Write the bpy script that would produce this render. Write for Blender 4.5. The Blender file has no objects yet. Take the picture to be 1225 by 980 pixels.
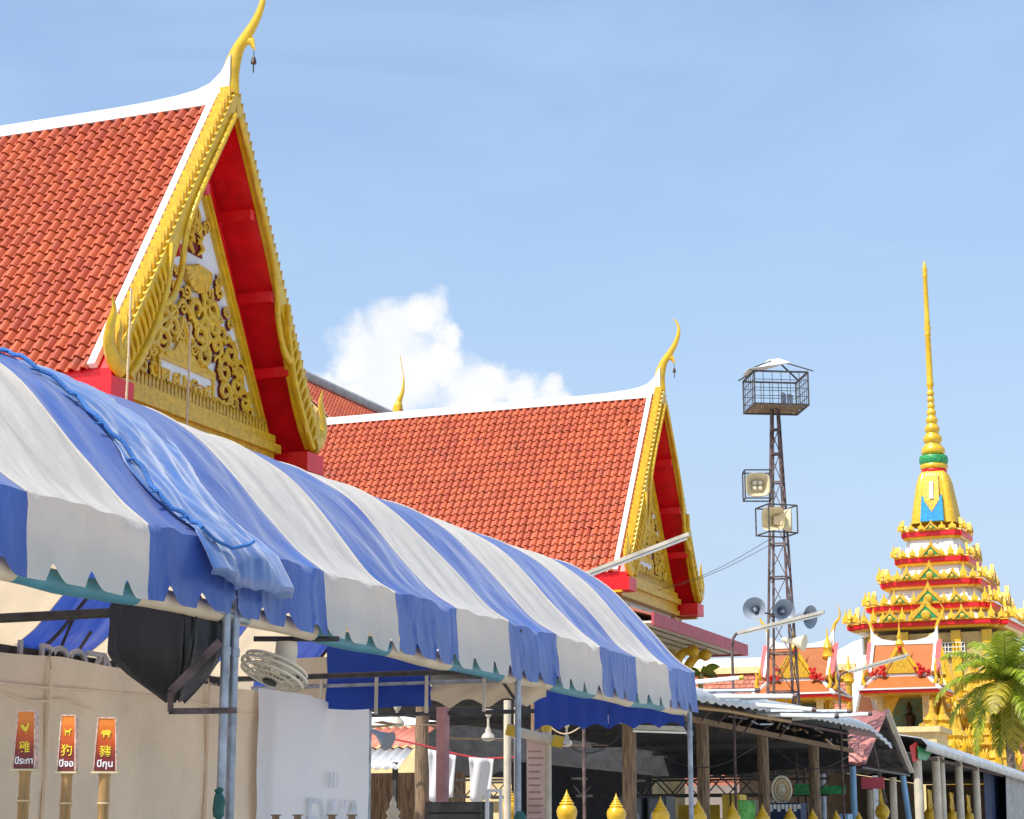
import bpy, bmesh, math, random
from mathutils import Vector, Matrix, noise
random.seed(7)
R = math.radians
scene = bpy.context.scene
col = scene.collection

# ------------------------------------------------------------------ camera
F_PX, CX, CY = 2370.0, 612.5, 490.0          # focal length in pixels of a 1225 px wide picture
VX, VY = 1576.0, 1010.0                      # where the street direction (+Y) meets the horizon
PITCH = math.atan((VY - CY) / F_PX)
YAW = math.atan((VX - CX) / math.hypot(F_PX, VY - CY))
EYE = Vector((0, 0, 1.6))
FWD = Vector((-math.sin(YAW) * math.cos(PITCH), math.cos(YAW) * math.cos(PITCH), math.sin(PITCH)))
RGT = Vector((math.cos(YAW), math.sin(YAW), 0))
UPV = RGT.cross(FWD)
cam_d = bpy.data.cameras.new('camera')
cam = bpy.data.objects.new('camera', cam_d)
col.objects.link(cam)
cam_d.sensor_width = 36.0
cam_d.sensor_fit = 'HORIZONTAL'
cam_d.lens = 36.0 * F_PX / 1225.0
cam_d.clip_end = 5000
cam.location = EYE
cam.rotation_euler = (R(90) + PITCH, 0, YAW)
scene.camera = cam

# ------------------------------------------------------------------ sun, sky, exposure
SUN_EL, SUN_AZ = R(56), math.atan2(-0.50, -1.0)     # azimuth measured from +Y towards +X
sun_d = bpy.data.lights.new('sun', 'SUN')
sun_d.energy = 3.9
sun_d.angle = R(0.5)
sun_d.color = (1.0, 0.95, 0.87)
sun = bpy.data.objects.new('sun', sun_d)
col.objects.link(sun)
to_sun = Vector((math.sin(SUN_AZ) * math.cos(SUN_EL), math.cos(SUN_AZ) * math.cos(SUN_EL), math.sin(SUN_EL)))
sun.rotation_euler = to_sun.to_track_quat('Z', 'Y').to_euler()
sun.location = (0, 0, 60)

scene.view_settings.view_transform = 'Standard'
scene.view_settings.look = 'None'
scene.view_settings.gamma = 1.0
scene.view_settings.exposure = 0.55
scene.view_settings.use_curve_mapping = False


def ray(px, py):
    return FWD + RGT * ((px - CX) / F_PX) + UPV * ((CY - py) / F_PX)


def at(px, py, X=None, Y=None, Z=None, D=None):
    """world point on the sight line of a pixel, on a plane X=, Y=, Z= or at depth D"""
    d = ray(px, py)
    if X is not None: t = (X - EYE.x) / d.x
    elif Y is not None: t = (Y - EYE.y) / d.y
    elif Z is not None: t = (Z - EYE.z) / d.z
    else: t = D
    return EYE + d * t


def project(p):
    v = Vector(p) - EYE
    z = v.dot(FWD)
    return CX + F_PX * v.dot(RGT) / z, CY - F_PX * v.dot(UPV) / z, z


SKY_STRENGTH = 0.15
world = bpy.data.worlds.new('World')
scene.world = world
world.use_nodes = True
wn, wl = world.node_tree.nodes, world.node_tree.links
wn.clear()


def wnode(t, **kw):
    n = wn.new(t)
    for k, v in kw.items(): setattr(n, k, v)
    return n


def wmath(op, a, b=None, clamp=False):
    n = wnode('ShaderNodeMath', operation=op, use_clamp=clamp)
    for i, v in enumerate((a, b)):
        if v is None: continue
        if isinstance(v, (int, float)): n.inputs[i].default_value = v
        else: wl.new(v, n.inputs[i])
    return n.outputs[0]


sky = wnode('ShaderNodeTexSky', sky_type='NISHITA', sun_disc=False)
sky.sun_elevation = SUN_EL
sky.sun_rotation = SUN_AZ
sky.air_density = 1.0
sky.dust_density = 1.6
sky.ozone_density = 1.6
tc = wnode('ShaderNodeTexCoord')
nz = wnode('ShaderNodeTexNoise')
nz.inputs['Scale'].default_value = 26
nz.inputs['Detail'].default_value = 7
nz.inputs['Roughness'].default_value = 0.62
wl.new(tc.outputs['Generated'], nz.inputs['Vector'])
sub = wnode('ShaderNodeVectorMath', operation='SUBTRACT')
wl.new(nz.outputs['Color'], sub.inputs[0])
sub.inputs[1].default_value = (0.5, 0.5, 0.5)
scl = wnode('ShaderNodeVectorMath', operation='SCALE')
scl.inputs['Scale'].default_value = 0.042
wl.new(sub.outputs[0], scl.inputs[0])
add = wnode('ShaderNodeVectorMath', operation='ADD')
wl.new(tc.outputs['Generated'], add.inputs[0])
wl.new(scl.outputs[0], add.inputs[1])
# cumulus heaps: (pixel-derived sky direction, angular radius)
heaps = [(432, 420, 44), (470, 400, 46), (505, 382, 36), (478, 448, 62), (535, 404, 26), (520, 440, 44),
         (588, 462, 34), (622, 466, 30), (655, 472, 24), (398, 446, 30), (440, 480, 60), (560, 488, 60)]
mask = None
for hx, hy, hr in heaps:
    c = ray(hx, hy).normalized()
    ds = wnode('ShaderNodeVectorMath', operation='DISTANCE')
    wl.new(add.outputs[0], ds.inputs[0])
    ds.inputs[1].default_value = c
    mr = wnode('ShaderNodeMapRange', interpolation_type='SMOOTHSTEP')
    mr.inputs['From Min'].default_value = hr / F_PX * 1.12
    mr.inputs['From Max'].default_value = hr / F_PX * 0.42
    wl.new(ds.outputs['Value'], mr.inputs['Value'])
    mask = mr.outputs[0] if mask is None else wmath('MAXIMUM', mask, mr.outputs[0])
# thin high veil, everywhere in the sky
mp = wnode('ShaderNodeMapping')
mp.inputs['Scale'].default_value = (2.2, 2.2, 7.0)
mp.inputs['Rotation'].default_value = (0.25, 0.3, 0.5)
wl.new(tc.outputs['Generated'], mp.inputs['Vector'])
vn = wnode('ShaderNodeTexNoise')
vn.inputs['Scale'].default_value = 2.1
vn.inputs['Detail'].default_value = 8
vn.inputs['Roughness'].default_value = 0.55
vn.inputs['Distortion'].default_value = 0.6
wl.new(mp.outputs[0], vn.inputs['Vector'])
vr = wnode('ShaderNodeMapRange', interpolation_type='SMOOTHSTEP')
vr.inputs['From Min'].default_value = 0.36
vr.inputs['From Max'].default_value = 0.74
vr.inputs['To Min'].default_value = 0.30
vr.inputs['To Max'].default_value = 0.62
wl.new(vn.outputs['Fac'], vr.inputs['Value'])
mx1 = wnode('ShaderNodeMix', data_type='RGBA')
VEIL = 0.58 / SKY_STRENGTH
mx1.inputs[7].default_value = (VEIL * 0.56, VEIL * 0.80, VEIL * 1.12, 1)
wl.new(vr.outputs[0], mx1.inputs[0])
wl.new(sky.outputs[0], mx1.inputs[6])
# pale haze towards the horizon, the same all round
sx = wnode('ShaderNodeSeparateXYZ')
wl.new(tc.outputs['Generated'], sx.inputs[0])
hz = wnode('ShaderNodeMapRange', interpolation_type='SMOOTHSTEP')
hz.inputs['From Min'].default_value = 0.36
hz.inputs['From Max'].default_value = 0.0
hz.inputs['To Max'].default_value = 0.88
wl.new(sx.outputs['Z'], hz.inputs['Value'])
mxh = wnode('ShaderNodeMix', data_type='RGBA')
mxh.inputs[7].default_value = (0.385 / SKY_STRENGTH, 0.465 / SKY_STRENGTH, 0.585 / SKY_STRENGTH, 1)
wl.new(hz.outputs[0], mxh.inputs[0])
wl.new(mx1.outputs[2], mxh.inputs[6])
sh = wnode('ShaderNodeTexNoise')
sh.inputs['Scale'].default_value = 34
sh.inputs['Detail'].default_value = 5
wl.new(tc.outputs['Generated'], sh.inputs['Vector'])
cr = wnode('ShaderNodeValToRGB')
CW = 0.72 / SKY_STRENGTH
cr.color_ramp.elements[0].position = 0.3
cr.color_ramp.elements[0].color = (CW * 0.86, CW * 0.89, CW * 0.94, 1)
cr.color_ramp.elements[1].position = 0.62
cr.color_ramp.elements[1].color = (CW, CW, CW * 0.995, 1)
wl.new(sh.outputs['Fac'], cr.inputs[0])
mx2 = wnode('ShaderNodeMix', data_type='RGBA')
wl.new(wmath('MULTIPLY', mask, 0.97, True), mx2.inputs[0])
wl.new(mxh.outputs[2], mx2.inputs[6])
wl.new(cr.outputs[0], mx2.inputs[7])
bg = wnode('ShaderNodeBackground')
bg.inputs['Strength'].default_value = SKY_STRENGTH
wl.new(mx2.outputs[2], bg.inputs['Color'])
wo = wnode('ShaderNodeOutputWorld')
wl.new(bg.outputs[0], wo.inputs['Surface'])

# ------------------------------------------------------------------ materials


def mat(name, c, rough=0.6, metal=0.0, var=0.12, scale=3.0, bump=0.0, bscale=30.0, coat=0.0,
        c2=None, transl=0.0, tcol=None, spec=0.5, island=False, dirt=0.0, stretch=(1, 1, 1), sheen=0.0, crease=0.0):
    m = bpy.data.materials.new(name)
    m.use_nodes = True
    nt = m.node_tree
    n, l = nt.nodes, nt.links
    p = n['Principled BSDF']
    p.inputs['Roughness'].default_value = rough
    p.inputs['Metallic'].default_value = metal
    p.inputs['Specular IOR Level'].default_value = spec
    p.inputs['Coat Weight'].default_value = coat
    p.inputs['Coat Roughness'].default_value = 0.25
    p.inputs['Sheen Weight'].default_value = sheen
    p.inputs['Sheen Roughness'].default_value = 0.45
    t = n.new('ShaderNodeTexCoord')
    mpn = n.new('ShaderNodeMapping')
    mpn.inputs['Scale'].default_value = stretch
    gpos = n.new('ShaderNodeNewGeometry')
    csrc = gpos.outputs['Position'] if island else t.outputs['Object']
    l.new(csrc, mpn.inputs['Vector'])
    ns = n.new('ShaderNodeTexNoise')
    ns.inputs['Scale'].default_value = scale
    ns.inputs['Detail'].default_value = 6
    ns.inputs['Roughness'].default_value = 0.6
    l.new(mpn.outputs[0], ns.inputs['Vector'])
    fac = ns.outputs['Fac']
    if island:
        g = n.new('ShaderNodeNewGeometry')
        oi = n.new('ShaderNodeObjectInfo')
        a = n.new('ShaderNodeMath'); a.operation = 'ADD'
        l.new(g.outputs['Random Per Island'], a.inputs[0])
        l.new(oi.outputs['Random'], a.inputs[1])
        fr = n.new('ShaderNodeMath'); fr.operation = 'FRACT'
        l.new(a.outputs[0], fr.inputs[0])
        av = n.new('ShaderNodeMix')
        av.inputs[0].default_value = 0.5
        l.new(fr.outputs[0], av.inputs[2])
        l.new(fac, av.inputs[3])
        fac = av.outputs[0]
    rp = n.new('ShaderNodeValToRGB')
    lo = tuple(max(0, x * (1 - var * 2)) for x in c)
    hi = tuple(min(1, x * (1 + var)) for x in c)
    if c2 is not None: lo = c2
    rp.color_ramp.elements[0].position = 0.25 if island else 0.32
    rp.color_ramp.elements[0].color = (*lo, 1)
    rp.color_ramp.elements[1].position = 0.75 if island else 0.66
    rp.color_ramp.elements[1].color = (*hi, 1)
    l.new(fac, rp.inputs[0])
    out = rp.outputs[0]
    if dirt > 0:
        dn = n.new('ShaderNodeTexNoise')
        dn.inputs['Scale'].default_value = scale * 2.7
        dn.inputs['Detail'].default_value = 9
        dn.inputs['Roughness'].default_value = 0.7
        l.new(csrc, dn.inputs['Vector'])
        dr = n.new('ShaderNodeMapRange')
        dr.inputs['From Min'].default_value = 0.56
        dr.inputs['From Max'].default_value = 0.72
        dr.inputs['To Max'].default_value = dirt
        l.new(dn.outputs['Fac'], dr.inputs['Value'])
        dm = n.new('ShaderNodeMix'); dm.data_type = 'RGBA'
        dm.inputs[7].default_value = (0.10, 0.085, 0.065, 1)
        l.new(dr.outputs[0], dm.inputs[0])
        l.new(out, dm.inputs[6])
        out = dm.outputs[2]
    l.new(out, p.inputs['Base Color'])
    if bump > 0:
        b = n.new('ShaderNodeTexNoise')
        b.inputs['Scale'].default_value = bscale
        b.inputs['Detail'].default_value = 5
        l.new(mpn.outputs[0], b.inputs['Vector'])
        bp = n.new('ShaderNodeBump')
        bp.inputs['Strength'].default_value = bump
        bp.inputs['Distance'].default_value = 0.02
        l.new(b.outputs['Fac'], bp.inputs['Height'])
        l.new(bp.outputs[0], p.inputs['Normal'])
        if crease > 0:
            k1 = n.new('ShaderNodeTexNoise')
            k1.noise_type = 'RIDGED_MULTIFRACTAL'
            k1.inputs['Scale'].default_value = 2.3
            k1.inputs['Detail'].default_value = 3
            k1.inputs['Distortion'].default_value = 0.8
            mp2 = n.new('ShaderNodeMapping')
            mp2.inputs['Scale'].default_value = (0.8, 2.0, 1.0)
            mp2.inputs['Rotation'].default_value = (0.5, 0.3, 0.6)
            l.new(t.outputs['Object'], mp2.inputs['Vector'])
            l.new(mp2.outputs[0], k1.inputs['Vector'])
            b2 = n.new('ShaderNodeBump')
            b2.inputs['Strength'].default_value = crease
            b2.inputs['Distance'].default_value = 0.03
            l.new(k1.outputs['Fac'], b2.inputs['Height'])
            l.new(bp.outputs[0], b2.inputs['Normal'])
            l.new(b2.outputs[0], p.inputs['Normal'])
    if transl > 0:
        tr = n.new('ShaderNodeBsdfTranslucent')
        tr.inputs['Color'].default_value = (*(tcol or c), 1)
        ms = n.new('ShaderNodeMixShader')
        ms.inputs[0].default_value = transl
        l.new(p.outputs[0], ms.inputs[1])
        l.new(tr.outputs[0], ms.inputs[2])
        l.new(ms.outputs[0], n['Material Output'].inputs['Surface'])
    return m


M = dict(
    tile=mat('glazed clay tile', (0.44, 0.088, 0.026), 0.40, var=0.12, scale=0.8, island=True, c2=(0.35, 0.055, 0.020), bump=0.15, bscale=40, dirt=0.38),
    pinktile=mat('faded tile', (0.50, 0.17, 0.10), 0.6, var=0.12, scale=2, island=True),
    orangetile=mat('orange tile', (0.38, 0.10, 0.008), 0.65, var=0.15, scale=2, island=True),
    plaster=mat('white plaster', (0.80, 0.79, 0.76), 0.75, var=0.05, scale=1.4, dirt=0.45, bump=0.15),
    white=mat('white paint', (0.80, 0.80, 0.79), 0.55, var=0.05, dirt=0.12),
    gold=mat('gold paint', (0.76, 0.46, 0.012), 0.36, metal=0.12, var=0.12, scale=5, bump=0.25, bscale=24, coat=0.3, c2=(0.60, 0.35, 0.015)),
    golddeep=mat('old gold', (0.80, 0.46, 0.016), 0.4, metal=0.12, var=0.14, scale=9, bump=0.5, bscale=36, coat=0.25),
    goldornate=mat('moulded gold', (0.66, 0.40, 0.02), 0.36, metal=0.12, var=0.25, scale=14, bump=0.9, bscale=22, coat=0.3, c2=(0.42, 0.22, 0.012)),
    red=mat('red lacquer', (0.82, 0.006, 0.012), 0.4, var=0.10, coat=0.2, dirt=0.12),
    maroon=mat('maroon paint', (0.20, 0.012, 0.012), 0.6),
    panelwhite=mat('pediment white', (0.80, 0.79, 0.80), 0.5, var=0.04),
    cream=mat('cream wall', (0.78, 0.60, 0.30), 0.7, var=0.08, dirt=0.15),
    tanwall=mat('ochre wall', (0.55, 0.40, 0.14), 0.7, var=0.1, dirt=0.2),
    pinkfascia=mat('pink red fascia', (0.50, 0.07, 0.09), 0.5, var=0.1),
    soffit=mat('soffit board', (0.72, 0.66, 0.55), 0.7, var=0.05),
    glass=mat('dark glass', (0.05, 0.06, 0.06), 0.12, var=0.2),
    vwhite=mat('white tent vinyl', (0.80, 0.79, 0.75), 0.42, var=0.04, scale=1.0, bump=0.5, bscale=6, transl=0.42, tcol=(0.86, 0.66, 0.40), dirt=0.14, stretch=(1, 2.2, 0.7), crease=0.4),
    vblue=mat('blue tent vinyl', (0.040, 0.118, 0.42), 0.36, var=0.14, scale=1.0, bump=0.45, bscale=6, transl=0.25, tcol=(0.012, 0.07, 0.55), coat=0.35, stretch=(1, 2.2, 0.7), c2=(0.024, 0.075, 0.33), sheen=0.28, crease=0.7),
    vflap=mat('light blue tarpaulin', (0.050, 0.138, 0.39), 0.36, var=0.14, scale=1.4, bump=0.4, bscale=8, coat=0.4, sheen=0.4),
    teal=mat('teal vinyl', (0.06, 0.25, 0.33), 0.5, var=0.1),
    vcream=mat('cream vinyl', (0.74, 0.62, 0.44), 0.5, var=0.06, bump=0.2, bscale=10, transl=0.15, tcol=(0.8, 0.6, 0.35)),
    drapeblue=mat('royal blue drape', (0.008, 0.055, 0.36), 0.55, var=0.1, transl=0.15, tcol=(0.01, 0.06, 0.5)),
    rope=mat('blue rope', (0.025, 0.14, 0.42), 0.6, bump=0.5, bscale=90),
    cord=mat('pale cord', (0.70, 0.52, 0.33), 0.7, bump=0.5, bscale=60),
    galv=mat('galvanised pipe', (0.36, 0.40, 0.45), 0.42, metal=0.55, var=0.2, scale=7, dirt=0.35, bump=0.1),
    steeldark=mat('dark steel', (0.07, 0.065, 0.06), 0.55, metal=0.3, var=0.25, scale=8),
    rust=mat('rusty steel', (0.145, 0.095, 0.088), 0.75, metal=0.25, var=0.35, scale=6, bump=0.3),
    sheet=mat('grey zinc sheet', (0.52, 0.54, 0.55), 0.45, metal=0.35, var=0.12, scale=2, dirt=0.35),
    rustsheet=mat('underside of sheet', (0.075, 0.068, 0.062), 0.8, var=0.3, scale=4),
    tarp=mat('beige tarpaulin', (0.88, 0.71, 0.50), 0.7, var=0.07, scale=1.2, bump=0.3, bscale=5, dirt=0.12, crease=0.35),
    wood=mat('weathered timber', (0.26, 0.17, 0.10), 0.8, var=0.35, scale=6, bump=0.6, bscale=22, stretch=(6, 6, 0.5)),
    pinkpost=mat('faded pink paint', (0.44, 0.22, 0.22), 0.7, var=0.15, dirt=0.3),
    bluepost=mat('pale blue paint', (0.22, 0.42, 0.62), 0.6, var=0.12, dirt=0.3),
    creampost=mat('cream paint', (0.66, 0.58, 0.44), 0.65, var=0.12, dirt=0.3),
    concrete=mat('concrete', (0.40, 0.39, 0.37), 0.85, var=0.12, bump=0.3, bscale=30, dirt=0.25),
    paving=mat('paving concrete', (0.47, 0.45, 0.41), 0.9, var=0.12, scale=0.6, bump=0.3, bscale=20),
    bag=mat('black bin liner', (0.012, 0.012, 0.014), 0.38, var=0.2, bump=0.6, bscale=9, stretch=(1, 1, 0.35)),
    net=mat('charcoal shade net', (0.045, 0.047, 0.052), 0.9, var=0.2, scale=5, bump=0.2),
    bamboo=mat('bamboo', (0.40, 0.23, 0.075), 0.5, var=0.25, scale=5, stretch=(5, 5, 0.6), bump=0.2),
    bamboonode=mat('bamboo joint', (0.62, 0.50, 0.30), 0.6),
    fanplastic=mat('ivory plastic', (0.70, 0.64, 0.50), 0.45, var=0.08),
    hornin=mat('grey horn', (0.24, 0.28, 0.33), 0.45, var=0.1),
    horncream=mat('cream horn', (0.72, 0.62, 0.40), 0.45, var=0.1),
    cloth=mat('white cloth', (0.80, 0.79, 0.80), 0.8, var=0.05, bump=0.4, bscale=9, transl=0.2),
    board=mat('pinkish signboard', (0.66, 0.48, 0.38), 0.7, var=0.12),
    yellow=mat('yellow paint', (0.72, 0.46, 0.03), 0.5),
    greencloth=mat('green printed cloth', (0.16, 0.52, 0.12), 0.7, var=0.4, scale=6),
    greenbag=mat('dark green bag', (0.012, 0.10, 0.085), 0.5, bump=0.5, bscale=14),
    black=mat('black cabinet', (0.02, 0.022, 0.026), 0.5),
    speakergrey=mat('speaker grille', (0.09, 0.10, 0.12), 0.6, bump=0.3, bscale=80),
    coral=mat('coral sheet roof', (0.62, 0.20, 0.13), 0.6, var=0.12),
    pinkroof=mat('sun bleached pink sheet', (0.48, 0.18, 0.15), 0.55, var=0.12, scale=2, dirt=0.15),
    navy=mat('navy curtain', (0.012, 0.030, 0.085), 0.7, bump=0.4, bscale=6),
    mural=mat('painted mural', (0.06, 0.30, 0.26), 0.6, var=0.5, scale=9, c2=(0.30, 0.16, 0.05)),
    skyblue=mat('blue enamel', (0.02, 0.30, 0.60), 0.35, var=0.25, scale=12),
    green=mat('green enamel', (0.03, 0.32, 0.09), 0.4, var=0.3, scale=9),
    flower=mat('red flower', (0.62, 0.012, 0.01), 0.6, var=0.25, scale=8),
    leaf=mat('palm leaflet', (0.36, 0.42, 0.028), 0.45, var=0.35, scale=3, island=True, transl=0.35, tcol=(0.30, 0.36, 0.03), c2=(0.10, 0.19, 0.015)),
    leafyellow=mat('yellowing palm leaflet', (0.45, 0.38, 0.04), 0.5, var=0.3, island=True, transl=0.35, tcol=(0.5, 0.4, 0.04)),
    stem=mat('palm rib', (0.33, 0.31, 0.07), 0.5),
    bark=mat('palm trunk', (0.24, 0.19, 0.14), 0.9, var=0.3, scale=8, bump=0.7, bscale=14),
    tube=mat('lamp tube', (0.82, 0.82, 0.80), 0.25, var=0.03),
    fixture=mat('lamp batten', (0.48, 0.44, 0.36), 0.5, var=0.15, dirt=0.3),
    wire=mat('black wire', (0.03, 0.03, 0.035), 0.6),
    redstring=mat('red string', (0.55, 0.05, 0.06), 0.7),
    signred=mat('dark red print', (0.16, 0.02, 0.02), 0.4),
    signyellow=mat('yellow print', (0.80, 0.62, 0.03), 0.5),
    signwhite=mat('white print', (0.82, 0.82, 0.82), 0.5),
    signside=mat('patterned sign edge', (0.66, 0.44, 0.34), 0.5, var=0.3, scale=40),
    letter=mat('pale metal letter', (0.56, 0.56, 0.55), 0.4, metal=0.3),
    ghost=mat('ghost print', (0.72, 0.76, 0.82), 0.6),
    banner=mat('sunlit tarpaulin white', (0.88, 0.89, 0.90), 0.45, var=0.04, scale=0.8, bump=0.2, bscale=4, transl=0.2),  # whiteness puts the sunlight on the tarpaulin's end into the colour
    bronze=mat('dark bronze', (0.07, 0.05, 0.035), 0.4, metal=0.5),
)


def gradient_mat(name, cols, z0, z1):
    """a printed colour ramp on a flat sign (object Z)"""
    m = bpy.data.materials.new(name)
    m.use_nodes = True
    n, l = m.node_tree.nodes, m.node_tree.links
    t = n.new('ShaderNodeTexCoord')
    s = n.new('ShaderNodeSeparateXYZ')
    l.new(t.outputs['Object'], s.inputs[0])
    r = n.new('ShaderNodeMapRange')
    r.inputs['From Min'].default_value = z0
    r.inputs['From Max'].default_value = z1
    l.new(s.outputs['Z'], r.inputs['Value'])
    ns = n.new('ShaderNodeTexNoise'); ns.inputs['Scale'].default_value = 18
    l.new(t.outputs['Object'], ns.inputs['Vector'])
    a = n.new('ShaderNodeMath'); a.operation = 'MULTIPLY_ADD'
    l.new(ns.outputs['Fac'], a.inputs[0]); a.inputs[1].default_value = 0.3
    l.new(r.outputs[0], a.inputs[2])
    c = n.new('ShaderNodeValToRGB')
    el = c.color_ramp.elements
    el[0].color = (*cols[0], 1); el[0].position = 0.15
    el[1].color = (*cols[-1], 1); el[1].position = 1.1 if False else 1.0
    for i, cc in enumerate(cols[1:-1]):
        e = el.new(0.15 + 0.85 * (i + 1) / (len(cols) - 1)); e.color = (*cc, 1)
    l.new(a.outputs[0], c.inputs[0])
    l.new(c.outputs[0], n['Principled BSDF'].inputs['Base Color'])
    n['Principled BSDF'].inputs['Roughness'].default_value = 0.35
    return m


# ------------------------------------------------------------------ mesh building
OFF = {}


class MB:
    def __init__(s):
        s.v, s.f = [], []

    def add(s, vs, fs):
        o = len(s.v)
        s.v.extend(Vector(p) for p in vs)
        s.f.extend(tuple(i + o for i in q) for q in fs)
        return s

    def box(s, lo, hi):
        (a, b, c), (d, e, g) = lo, hi
        a, d = min(a, d), max(a, d); b, e = min(b, e), max(b, e); c, g = min(c, g), max(c, g)
        return s.add([(a, b, c), (d, b, c), (d, e, c), (a, e, c), (a, b, g), (d, b, g), (d, e, g), (a, e, g)],
                     [(0, 3, 2, 1), (4, 5, 6, 7), (0, 1, 5, 4), (1, 2, 6, 5), (2, 3, 7, 6), (3, 0, 4, 7)])

    def bar(s, p, q, w, h=None, up=(0, 0, 1)):
        """square bar from p to q"""
        h = h or w
        p, q = Vector(p), Vector(q)
        d = (q - p).normalized()
        u = Vector(up)
        if abs(d.dot(u)) > 0.98: u = Vector((1, 0, 0))
        a = d.cross(u).normalized() * (w / 2)
        b = a.cross(d).normalized() * (h / 2)
        vs = [p - a - b, p + a - b, p + a + b, p - a + b, q - a - b, q + a - b, q + a + b, q - a + b]
        return s.add(vs, [(0, 3, 2, 1), (4, 5, 6, 7), (0, 1, 5, 4), (1, 2, 6, 5), (2, 3, 7, 6), (3, 0, 4, 7)])

    def tube(s, pts, r, n=8, flat=None, caps=True):
        """tube along points; r a number or list; flat=(axis, factor) squashes the section along an axis"""
        pts = [Vector(p) for p in pts]
        rs = r if isinstance(r, (list, tuple)) else [r] * len(pts)
        o = len(s.v)
        prev = None
        for i, p in enumerate(pts):
            a, b = pts[max(i - 1, 0)], pts[min(i + 1, len(pts) - 1)]
            d = (b - a).normalized()
            if prev is None:
                u = Vector((0, 0, 1)) if abs(d.z) < 0.9 else Vector((1, 0, 0))
                u = (u - d * u.dot(d)).normalized()
            else:
                u = (prev - d * prev.dot(d))
                u = u.normalized() if u.length > 1e-6 else prev
            prev = u
            w = d.cross(u)
            for k in range(n):
                t = 2 * math.pi * k / n
                off = (u * math.cos(t) + w * math.sin(t)) * rs[i]
                if flat:
                    ax = Vector(flat[0])
                    off = off - ax * off.dot(ax) * (1 - flat[1])
                s.v.append(p + off)
        for i in range(len(pts) - 1):
            for k in range(n):
                k2 = (k + 1) % n
                s.f.append((o + i * n + k, o + i * n + k2, o + (i + 1) * n + k2, o + (i + 1) * n + k))
        if caps:
            s.f.append(tuple(o + k for k in range(n))[::-1])
            e = o + (len(pts) - 1) * n
            s.f.append(tuple(e + k for k in range(n)))
        return s

    def lathe(s, c, prof, n=16, axis='z'):
        """prof = [(radius, height)]"""
        o = len(s.v)
        c = Vector(c)
        for r, h in prof:
            for k in range(n):
                t = 2 * math.pi * k / n
                if axis == 'z': p = (r * math.cos(t), r * math.sin(t), h)
                elif axis == 'x': p = (h, r * math.cos(t), r * math.sin(t))
                else: p = (r * math.cos(t), h, r * math.sin(t))
                s.v.append(c + Vector(p))
        for i in range(len(prof) - 1):
            for k in range(n):
                k2 = (k + 1) % n
                s.f.append((o + i * n + k, o + i * n + k2, o + (i + 1) * n + k2, o + (i + 1) * n + k))
        s.f.append(tuple(o + k for k in range(n))[::-1])
        e = o + (len(prof) - 1) * n
        s.f.append(tuple(e + k for k in range(n)))
        return s

    def prism(s, poly, fa, fb):
        """polygon (2D list) mapped by fa and fb to the two end faces"""
        n = len(poly)
        vs = [fa(*p) for p in poly] + [fb(*p) for p in poly]
        fs = [tuple(range(n))[::-1], tuple(range(n, 2 * n))]
        fs += [(i, (i + 1) % n, n + (i + 1) % n, n + i) for i in range(n)]
        return s.add(vs, fs)

    def grid(s, rows):
        o = len(s.v)
        m = len(rows[0])
        for r in rows: s.v.extend(Vector(p) for p in r)
        for i in range(len(rows) - 1):
            for j in range(m - 1):
                s.f.append((o + i * m + j, o + i * m + j + 1, o + (i + 1) * m + j + 1, o + (i + 1) * m + j))
        return s


def mesh_of(name, mb, material, off, smooth, bevel=0):
    me = bpy.data.meshes.new(name)
    me.from_pydata([p - off for p in mb.v], [], mb.f)
    bm = bmesh.new()
    bm.from_mesh(me)
    bmesh.ops.recalc_face_normals(bm, faces=bm.faces)
    big = [f for f in bm.faces if len(f.verts) > 4]
    if big: bmesh.ops.triangulate(bm, faces=big, ngon_method='EAR_CLIP')
    bm.to_mesh(me)
    bm.free()
    if smooth:
        me.polygons.foreach_set('use_smooth', [True] * len(me.polygons))
        me.set_sharp_from_angle(angle=R(smooth if smooth is not True else 45))
    me.materials.append(material)
    return me


def tag(o, label=None, cat=None, group=None, kind=None):
    for k, v in (('label', label), ('category', cat), ('group', group), ('kind', kind)):
        if v: o[k] = v
    return o


def thing(name, label, cat, loc=(0, 0, 0), group=None):
    o = bpy.data.objects.new(name, None)
    col.objects.link(o)
    o.empty_display_size = 0.2
    o.location = loc
    OFF[o] = Vector(loc)
    return tag(o, label, cat, group)


def part(name, mb, material, parent, smooth=False, kind=None, label=None, thick=0):
    """mesh given in world coordinates, child of parent"""
    off = OFF[parent]
    o = bpy.data.objects.new(name, mesh_of(name, mb, material, off, smooth))
    col.objects.link(o)
    o.parent = parent
    OFF[o] = off
    if thick:
        md = o.modifiers.new('solid', 'SOLIDIFY'); md.thickness = thick; md.offset = 0
    return tag(o, label=label, kind=kind)


def single(name, mb, material, label, cat, base, group=None, smooth=False, thick=0, kind=None):
    """a thing that is one mesh, its origin at its base"""
    o = bpy.data.objects.new(name, mesh_of(name, mb, material, Vector(base), smooth))
    col.objects.link(o)
    o.location = base
    OFF[o] = Vector(base)
    if thick:
        md = o.modifiers.new('solid', 'SOLIDIFY'); md.thickness = thick; md.offset = 0
    return tag(o, label, cat, group, kind)


def copy_tree(o, parent=None, skip=()):
    c = o.copy()
    col.objects.link(c)
    c.parent = parent
    for ch in list(o.children):
        if ch.name.split('.')[0] not in skip: copy_tree(ch, c, skip)
    return c


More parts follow.
